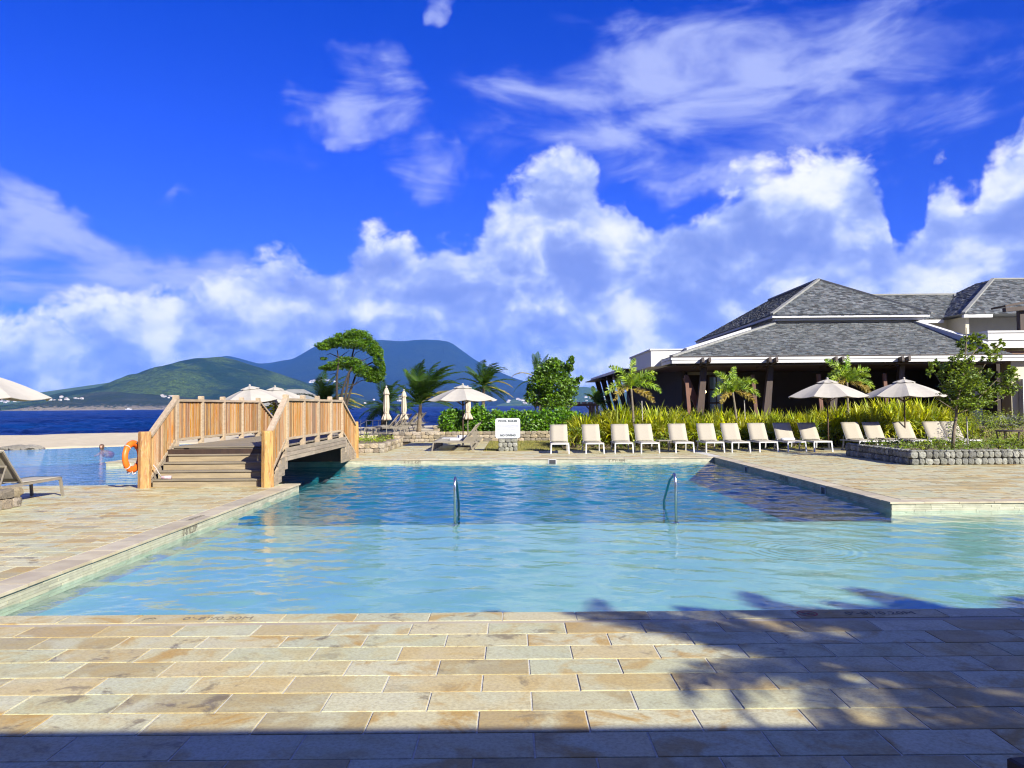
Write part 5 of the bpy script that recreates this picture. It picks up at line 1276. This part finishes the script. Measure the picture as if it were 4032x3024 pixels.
# ---- round broad-leaved tree behind the hedge
RY = 41.5; s = RY / FPX
def rp(x, y, dy=0): q = Q(x, y, RY + dy); return (q.x, q.y, q.z)
rt = empty('round_tree', rp(2140, 1690), label='dense round leafy tree behind the green hedge', cat='tree'); rt.location.z = TZ
b = MB()
for st in [[(2106, 1700), (2106, 1640), (2112, 1590), (2125, 1540)], [(2122, 1700), (2124, 1640), (2135, 1580), (2160, 1510)], [(2136, 1700), (2135, 1640), (2150, 1570), (2200, 1480)], [(2146, 1700), (2150, 1630), (2180, 1570), (2240, 1520)], [(2128, 1700), (2134, 1630), (2128, 1560), (2130, 1480)]]:
    branch(b, [rp(x, y, .3 * math.sin(i + st[0][0])) for i, (x, y) in enumerate(st)], .055, .02)
b.build('trunk', MATS['bark_pale'], rt, smooth=True)
pts = []
for (x, y, rx, ry, n) in [(2148, 1462, 42, 34, 420), (2180, 1436, 34, 26, 330), (2205, 1470, 40, 40, 430), (2165, 1424, 16, 14, 60), (2130, 1500, 52, 44, 520), (2185, 1520, 62, 50, 640), (2235, 1530, 44, 46, 430), (2120, 1560, 48, 40, 480), (2170, 1580, 56, 34, 480), (2225, 1585, 40, 30, 360), (2245, 1440, 16, 30, 130), (2252, 1418, 10, 16, 60), (2275, 1500, 16, 14, 100), (2286, 1490, 9, 10, 45), (2092, 1540, 22, 30, 160), (2085, 1570, 14, 18, 80)]:
    pts.append(puff(rp(x, y, random.uniform(-.3, .3)), (rx * s, rx * s, ry * s), n * 3, .35))
leaf_cloud('crown', np.concatenate(pts), .15, 'leaf_round', rt, up=.3, asp=.6)

# ---- young tree in the right planter
PY = 23.4; s = PY / FPX
def yp(x, y, dy=0): q = Q(x, y, PY + dy); return (q.x, q.y, q.z)
yt = empty('young_tree', yp(3750, 1765), label='young leafy tree with slim leaning trunk in the right planter', cat='tree'); yt.location.z = .33
b = MB(); branch(b, [yp(3750, 1772), yp(3756, 1700), yp(3765, 1640), yp(3768, 1580), yp(3790, 1500), yp(3800, 1420), yp(3805, 1340), yp(3806, 1290)], .055, .008, 8)
for st in [[(3763, 1632), (3820, 1610), (3860, 1560), (3920, 1500), (3980, 1470)], [(3766, 1600), (3740, 1570), (3710, 1520), (3680, 1470)], [(3790, 1500), (3760, 1440), (3740, 1420)], [(3780, 1540), (3850, 1480), (3900, 1400), (3930, 1360)], [(3798, 1440), (3840, 1380), (3870, 1350)], [(3766, 1620), (3720, 1590), (3690, 1570)], [(3800, 1600), (3860, 1590), (3920, 1580), (3960, 1560)]]:
    branch(b, [yp(x, y, .12 * i * math.sin(st[1][0])) for i, (x, y) in enumerate(st)], .022, .006, 6)
b.build('trunk', MATS['bark_pale'], yt, smooth=True)
pts = []
for (x, y, rx, ry, n) in [(3810, 1350, 42, 34, 190), (3850, 1330, 30, 20, 90), (3860, 1370, 40, 22, 120), (3900, 1400, 40, 26, 140), (3930, 1360, 26, 24, 90), (3790, 1420, 46, 34, 190), (3680, 1430, 24, 20, 60), (3660, 1460, 20, 20, 50), (3730, 1460, 46, 36, 170), (3800, 1490, 60, 44, 320), (3860, 1480, 44, 34, 190), (3760, 1530, 60, 36, 270), (3840, 1540, 66, 40, 330), (3900, 1540, 50, 40, 230), (3960, 1490, 42, 30, 150), (3985, 1470, 26, 30, 100), (3980, 1530, 36, 26, 110), (3820, 1590, 60, 26, 220), (3740, 1580, 40, 24, 140), (3880, 1590, 40, 20, 110)]:
    pts.append(puff(yp(x, y, random.uniform(-.35, .35)), (rx * s, rx * s, ry * s), int(n * 2.4), .25))
leaf_cloud('crown', np.concatenate(pts), .105, 'leaf_olive', yt, up=.2, asp=.52)
stk = MB(); stk.tube([yp(3812, 1770, .6), yp(3806, 1640, .6)], .02, 6); stk.build('stake', MATS['pole_pale'], yt)

# ---- hedge on the terrace wall, each bush its own
def bush(name, label, cat, group, c, r, n, leaf, mat, flowers=0, up=.3):
    e = empty(name, (c[0], c[1], c[2]), label=label, cat=cat, group=group)
    pts = puff((c[0], c[1], c[2] + r[2] * .55), (r[0], r[1], r[2] * .62), n, .6)
    leaf_cloud('foliage', pts, leaf, mat, e, up=up)
    b = MB()
    for i in range(5): a = i * 1.26; b.tube([(c[0], c[1], c[2]), (c[0] + r[0] * .5 * math.cos(a), c[1] + r[1] * .5 * math.sin(a), c[2] + r[2] * .7)], [.02, .006], 5)
    b.build('stems', MATS['bark'], e)
    if flowers:
        f = puff((c[0], c[1], c[2] + r[2] * .55), (r[0] * 1.02, r[1] * 1.02, r[2] * .64), flowers, .98); leaf_cloud('flowers', f, .07, 'petal', e, up=1, asp=1)
    return e
for i, (xp, w, top) in enumerate([(1775, 1.0, 1622), (1835, .9, 1628), (1885, .9, 1612), (1950, 1.0, 1630), (2020, 1.0, 1630), (2085, 1.0, 1632), (2150, .95, 1630), (2215, 1.0, 1622), (2265, .9, 1640)]):
    Y = 40.0; x = (xp - 2016) / FPX * Y; zt = 1.75 + (1597 - top) * Y / FPX
    bush('hedge_bush', ['rounded bright green bush at the left end of the hedge', 'green hedge bush behind the open central parasol', 'taller green hedge bush with yellow flowers left of the sign', 'green hedge bush directly left behind the sign', 'green hedge bush directly behind the sign', 'green hedge bush just right of the sign', 'green hedge bush under the round tree', 'green hedge bush right of the round tree trunk', 'green hedge bush where it meets the strappy grasses'][i], 'bush', 'bushes of the green hedge', (x, Y + random.uniform(-.1, .1), TZ - .05), (w * .62, .55, zt - TZ + .05), 3600, .15, 'leaf_hedge', 14 if i in (0, 2, 3, 5) else 0)

# ---- strappy grass clumps
def strap_clump(seed, n=110, L=1.6):
    rr = random.Random(seed); b = MB()
    for i in range(n):
        a = rr.uniform(0, 2 * math.pi); lean = rr.uniform(.10, .75); l = L * rr.uniform(.6, 1.1); w = rr.uniform(.03, .055); seg = 5
        d = Vector((math.cos(a), math.sin(a), 0)); sd = Vector((-math.sin(a), math.cos(a), 0)); p = d * rr.uniform(0, .14) + sd * rr.uniform(-.1, .1); vs = []; ang = math.pi / 2 - lean * .35
        for k in range(seg + 1):
            q = k / seg; ww = w * (1 - q ** 2.2) * (.6 + .8 * min(1, q * 4)) + .002
            vs += [p - sd * ww, p + sd * ww]
            ang -= lean * .46 * (1 + q) * rr.uniform(.8, 1.2); p = p + (d * math.cos(ang) + Vector((0, 0, 1)) * math.sin(ang)) * (l / seg)
        b.add(vs, [(2 * k, 2 * k + 1, 2 * k + 3, 2 * k + 2) for k in range(seg)], rr.random())
    return b.mesh('strap_leaf_plant', MATS['leaf_strap'])
SC = [strap_clump(i) for i in range(4)]
def topz(xp):
    return float(np.interp(xp, [2230, 2300, 2380, 2450, 2560, 2700, 2850, 3000, 3150, 3300, 3420, 3520, 3650, 3760, 3850], [1665, 1612, 1592, 1578, 1592, 1600, 1605, 1612, 1610, 1592, 1585, 1568, 1572, 1610, 1640]))
cnt = 0
for row, Y in enumerate((32.1, 32.9, 33.7, 34.6)):
    xp = 2235 + row * 18
    while xp < 3830:
        yj = Y + random.uniform(-.25, .25); X = (xp - 2016) / FPX * yj; zt = 1.62 + (1592 - topz(xp)) * yj / FPX; zb = .12 + .12 * row
        o = link('strap_leaf_plant', SC[cnt % 4], None, label='clump of long yellow green strap leaves behind the far row of loungers', cat='plant', group='strap-leaf clumps before the pavilion')
        o.location = (X, yj, zb); f = max(.62, (zt - zb) / 1.36) * random.uniform(.85, 1.06) * (.84 if row == 0 else 1); o.scale = (f, f, f); o.rotation_euler = (0, 0, random.uniform(0, 6.28)); cnt += 1
        xp += random.uniform(40, 60)
sb = MB()
for i in range(60):
    xx = 2.0 + 17.5 * i / 59
    sb.add([(xx, 31.3, -.02), (xx + .31, 31.3, -.02), (xx + .31, 33, .35), (xx, 33, .35), (xx + .31, 35.5, .4), (xx, 35.5, .4), (xx, 36.6, -.1), (xx + .31, 36.6, -.1)], [(0, 1, 2, 3), (3, 2, 4, 5), (5, 4, 7, 6)])
sb.build('planting_bed', MATS['soil'], kind='structure')
# low shrubs in front of them
for i, (xp, h, Y) in enumerate([(2262, .75, 31.6), (2330, .7, 31.7), (2478, .62, 31.5), (2600, .7, 31.2), (2640, .6, 31.2), (2725, .65, 31.2), (2830, .62, 31.3), (2925, .66, 31.2), (3025, .6, 31.3), (3120, .6, 31.3), (3215, .66, 31.4), (3285, .7, 31.4), (3400, 1.0, 31.8), (3480, 1.0, 31.7), (3590, 1.05, 31.8), (3680, 1.0, 31.8), (3790, 1.0, 31.6)]):
    bush('low_shrub', 'low dark green shrub in the bed behind the far row of loungers', 'shrub', 'low shrubs behind the far row', ((xp - 2016) / FPX * Y, Y, 0), (.62, .42, h), 620, .075, 'leaf_shrub' if i % 2 else 'leaf_olive')
for i, (xp, Y, r, h) in enumerate([(3830, 29.6, .95, 1.25), (3905, 30.4, .9, 1.15), (3985, 31.5, 1.0, 1.2), (4020, 27.5, .8, .55)]):
    bush('garden_shrub', ['feathery round shrub just right of the young tree trunk', 'second round shrub right of the young tree', 'third round shrub at the right edge below the bromeliads', 'small shrub in the right planter at the picture edge'][i], 'shrub', None, ((xp - 2016) / FPX * Y, Y, 0), (r, r * .8, h), 1700, .07, 'leaf_shrub')
# planter ground cover
for (e, x0, x1, y0, y1, z, n, lb) in [(PR, 11.3, 18.5, 22.2, 26.1, .40, 5200, 'green leafy ground cover filling the right planter'), (PC, -9.0, -5.05, 30.0, 34.6, .38, 2600, 'yellow green ground cover in the low stone planter')]:
    c = np.stack([RNG.uniform(x0, x1, n), RNG.uniform(y0, y1, n), z + np.abs(RNG.normal(0, .075, n))], 1); c[:, 2] += .06 * np.sin(c[:, 0] * 3.1) * np.sin(c[:, 1] * 2.7)
    o = leaf_cloud('ground_cover', c, .085, 'leaf_shrub' if e is PC else 'leaf_olive', None, up=.5, kind='stuff'); tag(o, lb, 'ground cover')
for i in range(9):
    X = 11.8 + i * .7; bush('planter_herb', 'small leafy herb in the ground cover of the right planter', 'plant', 'herbs in the right planter', (X, 22.5 + (i % 3) * .55, .37), (.22, .2, .26), 150, .07, 'leaf_shrub')
# bromeliads by the wing and dark bench
for i, (xp, yp_) in enumerate([(3905, 1640), (3950, 1630), (4000, 1620), (3970, 1660)]):
    Y = 33.5 + i * .4; o = link('bromeliad', SC[i], None, label='greyish spiky bromeliad clump below the guest wing', cat='plant', group='bromeliads by the wing'); o.data = SC[i].copy(); o.data.materials.clear(); o.data.materials.append(MATS['leaf_grey'])
    o.location = ((xp - 2016) / FPX * Y, Y, .6); o.scale = (.55, .55, .42)
mb_ = MB(); mb_.prism([(19.5, 32.6), (24, 32.6), (24, 37), (20, 37)], -.03, .62); mb_.build('raised_bed', MATS['soil'], kind='structure')
bt = empty('garden_table', ((3968 - 2016) / FPX * 26.8, 26.8, 0), label='dark round garden table with a rail in shade at the right', cat='table')
MB().lathe([(0, .78), (.42, .78), (.42, .74), (.05, .73)], 20).build('table_top', MATS['wood_dark'], bt, world=False)
for i in range(5): a = i * 1.257; MB().tube([(.36 * math.cos(a), .36 * math.sin(a), .74), (.27 * math.cos(a), .27 * math.sin(a), 0)], .02, 6).build('leg', MATS['wood_dark'], bt, world=False)
rl = MB(); rl.tube([(-.2, .1, .78), (-.2, .1, .95), (.2, .1, .97), (.2, .1, .78)], .012, 5); rl.build('handle', MATS['wood_dark'], bt, world=False)

# ---- coconut palms
def frond(b, base, az, el0, L, bend, wind, nl, ll, rr, plume=False, lw=.035):
    d = Vector((math.cos(az) * math.cos(el0), math.sin(az) * math.cos(el0), math.sin(el0))); p = Vector(base); N_ = 14; pts = [p.copy()]; ts = [d.copy()]
    for i in range(N_):
        q = (i + 1) / N_
        d = (d + Vector((0, 0, -1)) * bend / N_ * (.5 + q) + Vector(wind) / N_ * (.5 + q)).normalized(); p = p + d * (L / N_); pts.append(p.copy()); ts.append(d.copy())
    b.tube(pts, [.028 * (1 - i / (N_ + 1)) * (L / 2.4) + .004 for i in range(N_ + 1)], 4, r=.95)
    for i in range(nl):
        q = .10 + .90 * i / (nl - 1); f = q * N_; k = min(N_ - 1, int(f)); o = pts[k].lerp(pts[k + 1], f - k); t = ts[k].lerp(ts[k + 1], f - k).normalized()
        sd = t.cross(Vector((0, 0, 1)))
        if sd.length < .05: sd = Vector((1, 0, 0))
        sd.normalize(); u = sd.cross(t); le = ll * (math.sin(math.pi * (.16 + .80 * q)) ** .7) * rr.uniform(.85, 1.1)
        for s in (-1, 1):
            if plume: an = rr.uniform(0, 2 * math.pi); v = (sd * math.cos(an) + u * math.sin(an)) * .9 + t * .55
            else: v = sd * s * .85 + t * (.45 + .5 * q) + u * rr.uniform(.0, .25)
            v = (v + Vector(wind) * .35).normalized(); dn = Vector((0, 0, -1)) * (.25 if plume else .42) + Vector(wind) * .25
            m = o + v * le * .5; e = m + (v + dn).normalized() * le * .5; wd = t * lw * .5
            if abs(v.dot(t)) > .9: wd = u * lw * .5
            b.add([o - wd * .6, o + wd * .6, m + wd, m - wd, e], [(0, 1, 2, 3), (3, 2, 4)], rr.random() * .9)
def palm(name, label, group, base, crown, fr, seed, trunk_r=.14, mat='leaf_coco', dry='leaf_coco_dry', tm='bark_palm', nl=34, ll=.6, plume=False, lw=.06, wind=(.3, 0, 0)):
    e = empty(name, base, label=label, cat='palm', group=group); rr = random.Random(seed)
    base = Vector(base); crown = Vector(crown); n = 10; b = MB(); pts = []; rad = []
    for i in range(n + 1):
        q = i / n; pts.append(base.lerp(crown, q) + Vector((.10 * math.sin(q * 3), 0, 0)) * (crown - base).length * .12); rad.append(trunk_r * (1.15 - .45 * q) * (1 + .04 * (i % 2)))
    b.tube(pts, rad, 9); b.build('trunk', MATS[tm], e, smooth=True)
    for i, (az, el, L, bend, d) in enumerate(fr):
        q = MB(); frond(q, crown + Vector((0, 0, rr.uniform(-.05, .1))), R_(az), R_(el), L, bend, wind, int(nl * max(.6, L / 2.4)), ll * (L / 2.4) ** .5, rr, plume, lw); q.build('frond', MATS[dry if d else mat], e)
    return e
def fan(n, L, rr, lo=5, hi=80, bias=None):
    out = []
    for i in range(n): out.append((i * 137.5 % 360, rr.uniform(lo, hi), L * rr.uniform(.8, 1.1), rr.uniform(.6, 1.5), 0))
    return out
def at(xp, yp_, Y): q = Q(xp, yp_, Y); return (q.x, q.y, q.z)
rr = random.Random(4); G = 'wind-blown coconut palms by the shore'; wd = (.75, -.1, 0)
Y = 47; c = at(1905, 1520, Y); palm('coconut_palm', 'coconut palm with bare trunk left of the round tree', G, (c[0] - .15, Y, TZ), c, fan(26, 1.85, rr, -30, 82) + [(-10, -5, 1.9, .9, 1), (10, 25, 1.8, 1.2, 1)], 1, .12, wind=wd, ll=.62)
Y = 43.5; c = at(1655, 1592, Y); palm('coconut_palm', 'young coconut palm with tall swept fronds behind the right folded parasol', G, (c[0] - .1, Y, TZ), c, [(20, 75, 2.9, 1.0, 0), (60, 66, 2.6, 1.1, 0), (-30, 62, 2.5, 1.1, 0), (150, 72, 2.3, .5, 0), (170, 60, 2.1, .8, 0), (5, 45, 2.2, 1.0, 1), (-60, 40, 2.0, 1.2, 0), (100, 50, 2.0, 1.2, 0), (200, 35, 1.8, 1.2, 0), (30, 20, 1.9, .9, 0), (-10, 10, 1.8, .8, 0), (230, 15, 1.7, 1.0, 0), (130, 20, 1.6, 1.0, 0), (45, 70, 2.8, .9, 0), (-45, 72, 2.6, .8, 0), (0, 66, 2.8, .9, 0), (250, 55, 2.0, 1.0, 0), (160, 78, 2.4, .6, 0), (-80, 60, 2.2, 1.1, 0), (80, 80, 2.7, .8, 0), (-5, 58, 2.6, 1.2, 0), (190, 50, 1.8, 1.0, 0)], 2, .12, tm='bark_pale', wind=(.55, 0, 0), ll=.8, nl=44)
Y = 48; c = at(1512, 1600, Y); palm('coconut_palm', 'dark low coconut palm behind the left folded parasol', G, (c[0] - .1, Y, -.1), c, fan(24, 2.0, rr, -30, 78), 3, .17, wind=(.35, 0, 0), tm='bark', ll=.62)
Y = 46; c = at(1275, 1590, Y); palm('coconut_palm', 'yellowing coconut palm whose crown shows above the bridge railing', G, (c[0], Y, -.1), c, fan(20, 2.0, rr, 5, 78) + [(5, 20, 2.4, .9, 1), (20, 45, 2.4, 1.1, 1), (-15, 8, 2.3, .6, 1), (-30, 25, 2.2, .8, 1)], 4, .15, wind=wd, ll=.6)
Y = 50; c = at(2125, 1500, Y); palm('coconut_palm', 'coconut palm half hidden behind the round tree', G, (c[0], Y, TZ), c, [(170, 40, 2.0, 1.4, 1), (150, 70, 1.8, .3, 0), (200, 80, 1.8, .4, 0), (60, 78, 1.9, .7, 0), (20, 70, 1.9, .9, 0), (185, 12, 1.9, 1.3, 0), (-20, 50, 1.8, 1, 0), (120, 66, 1.7, .4, 0)], 5, .12, wind=(.25, 0, 0), ll=.5)
Y = 44; c = at(2350, 1590, Y); palm('coconut_palm', 'small palm peeping over the strappy clumps left of the pavilion', G, (c[0], Y, 0), c, fan(12, 1.0, rr, 5, 75), 6, .10, wind=(.5, 0, 0), ll=.5)
Y = 39.5; c = at(1075, 1640, Y); bush('beach_shrub', 'yellow green leafy shrub seen between the bridge railings', 'shrub', None, (c[0], Y, -.1), (1.0, .8, 1.9), 900, .20, 'leaf_strap')
# ---- foxtail palms in the bed
fx = dict(mat='leaf_fox', dry='leaf_fox_dry', tm='bark_palm', plume=True, lw=.034)
def foxfan(rr, L): return [(a, e, L * rr.uniform(.85, 1.1), bnd, d) for a, e, bnd, d in [(10, 62, 1.5, 0), (-40, 55, 1.7, 0), (60, 58, 1.6, 0), (170, 66, 1.5, 0), (130, 50, 1.8, 0), (-100, 58, 1.7, 0), (-5, 25, 1.5, 0), (200, 30, 1.6, 0), (90, 80, 1.0, 0), (-20, -5, 1.2, 1), (215, 5, 1.3, 1)]]
G = 'foxtail palms in the bed before the pavilion'; Y = 32.0
for i, (xb, xc, yc, sc, lb) in enumerate([(2493, 2485, 1530, 1.0, 'bushy foxtail palm at the left corner of the pavilion'), (2905, 2885, 1545, .92, 'foxtail palm before the dark pavilion middle, left of the parasols'), (3330, 3335, 1505, .95, 'foxtail palm rising between the two parasols by the pavilion')]):
    c = at(xc, yc, Y + i * .3); palm('foxtail_palm', lb, G, ((xb - 2016) / FPX * (Y + i * .3), Y + i * .3, 0), c, foxfan(random.Random(20 + i), 1.25 * sc), 30 + i, .055, nl=110, ll=.36, wind=(.25, 0, 0), **fx)
    st = MB(); xs_ = (xb + 38 - 2016) / FPX * (Y + .3); st.tube([(xs_, Y + .3 + i * .3, 0), (xs_ - .05, Y + .3 + i * .3, 1.9)], .022, 6); sto = st.build('support_stake', MATS['pole_pale']); tag(sto, 'pale wooden stake beside the ' + ['left', 'middle', 'right'][i] + ' foxtail palm', 'stake')

# ================================================================== far houses, boat
def make_house():
    r = empty('house', (0, 0, 0)); tag(r, 'house', 'house')
    MB().box(-.5, .5, -.4, .4, -.4, .55).build('wall', MATS['house_white'], r, world=False)
    b = MB(); b.add([(-.58, -.48, .55), (.58, -.48, .55), (.58, .48, .55), (-.58, .48, .55), (-.25, 0, .9), (.25, 0, .9)], [(0, 1, 5, 4), (1, 2, 5), (2, 3, 4, 5), (3, 0, 4), (3, 2, 1, 0)]); b.build('roof', MATS['house_roof'], r, world=False)
    return r
HS = make_house(); HSu = []; rr = random.Random(8)
def houses(n, x0, x1, y0, y1, size, label, group):
    for i in range(n):
        p = on_hill(rr.uniform(x0, x1), rr.uniform(y0, y1))
        if p is None: continue
        o = spawn(HS, HSu, p, rr.uniform(-.5, .5), label, group); q = size * rr.uniform(.7, 1.3) * p.y / FPX; o.scale = (q * 1.2, q, q * .62)
houses(9, 0, 90, 1576, 1586, 8, 'tiny white house in the shore village below the left parasol', 'houses of the left village')
houses(12, 185, 330, 1562, 1580, 8, 'tiny white house on the green slope left of the headland', 'houses left of the headland')
houses(8, 638, 690, 1556, 1572, 9, 'white villa on the slope above the bridge railing', 'villas on the green hill')
houses(12, 1210, 1330, 1498, 1510, 8, 'tiny white house on the mountain foot left of the tall tree', 'houses below the mountain')
houses(10, 1330, 1620, 1560, 1590, 8, 'tiny house near the shore behind the palms', 'shore houses behind the palms')
houses(9, 1950, 2080, 1572, 1592, 9, 'white shore house between the palms and the round tree', 'shore houses by the round tree')
houses(6, 2290, 2400, 1560, 1585, 10, 'tiny house on the ridge left of the pavilion', 'houses on the right ridge')
bo_ = empty('motor_boat', Q(505, 1609, 2200), label='tiny white motor boat below the headland', cat='boat'); bo_.location.z = -1.3
q = MB(); q.add([(-7, -2, 0), (5, -2, 0), (9, 0, 0), (5, 2, 0), (-7, 2, 0), (-7, -2.3, 2.2), (5, -2.3, 2.4), (10, 0, 2.8), (5, 2.3, 2.4), (-7, 2.3, 2.2)], [(4, 3, 2, 1, 0), (5, 6, 7, 8, 9), (0, 1, 6, 5), (1, 2, 7, 6), (2, 3, 8, 7), (3, 4, 9, 8), (4, 0, 5, 9)]); q.build('hull', MATS['boat_white'], bo_, world=False)
MB().bev(-3, 3, -1.6, 1.6, 2.2, 4.6, .4).build('cabin', MATS['boat_white'], bo_, world=False)

# ================================================================== veranda over the camera, palm beside it (their shadows lie on the deck)
ve = empty('veranda', (0, -4, 0), label='timber veranda roof over the near deck', cat='veranda')
RYE = -.27
MB().box(-15, 15, -7.5, RYE, 3.22, 3.34).build('roof', MATS['slate_cap'], ve); MB().box(-15, 15, RYE + .003, RYE + .05, 3.12, 3.38).build('fascia', MATS['wood_dark'], ve)
for i in range(21): x = -14.5 + i * 1.45; MB().box(x - .05, x + .05, -7.4, RYE - .002, 3.04, 3.218).build('rafter', MATS['wood_dark'], ve)
for x in (-14, -7, 7, 14): MB().box(x - .12, x + .12, -.75, -.5, 0, 3.036).build('post', MATS['wood_dark'], ve)
MB().box(-15, 15, -7.6, -7.5, 0, 3.2).build('back_wall', MATS['cream_wall'], ve)
ct = empty('low_table', (2.54, 2.60, 0), rz=R_(8), label='dark wooden table corner at the lower right edge', cat='table')
MB().bev(-.62, .62, -.5, .5, .36, .41, .008).build('table_top', MATS['wood_dark'], ct, world=False)
for sx in (-1, 1):
    for sy in (-1, 1): MB().box(sx * .55 - .04, sx * .55 + .04, sy * .43 - .04, sy * .43 + .04, 0, .36).build('leg', MATS['wood_dark'], ct, world=False)
for i, (gx, gy, cz, L, sd, tx) in enumerate([(2.35, 5.15, 4.1, 1.9, 5, .3), (4.4, 4.9, 4.4, 2.1, 9, .2), (3.9, 5.7, 4.7, 1.6, 14, .4), (6.2, 5.0, 4.9, 2.2, 22, .3)]):
    h = cz / math.tan(R_(SUN_EL)); cx, cy = gx + h * math.sin(R_(SUN_AZ)), gy - h * math.cos(R_(SUN_AZ)); rr = random.Random(sd)
    palm('coconut_palm', ['coconut palm right of the veranda, nearest the pool', 'coconut palm right of the veranda, further from the pool', 'third coconut palm right of the veranda', 'last coconut palm right of the veranda'][i], 'palms beside the veranda', (cx + tx, cy + .1, 0), (cx, cy, cz), fan((19, 26, 22, 32)[i], L, rr, -25, 70), 50 + i, .13, wind=(.05, 0, 0), ll=.45 if i == 0 else .55, nl=44, lw=.055 if i == 0 else .075)
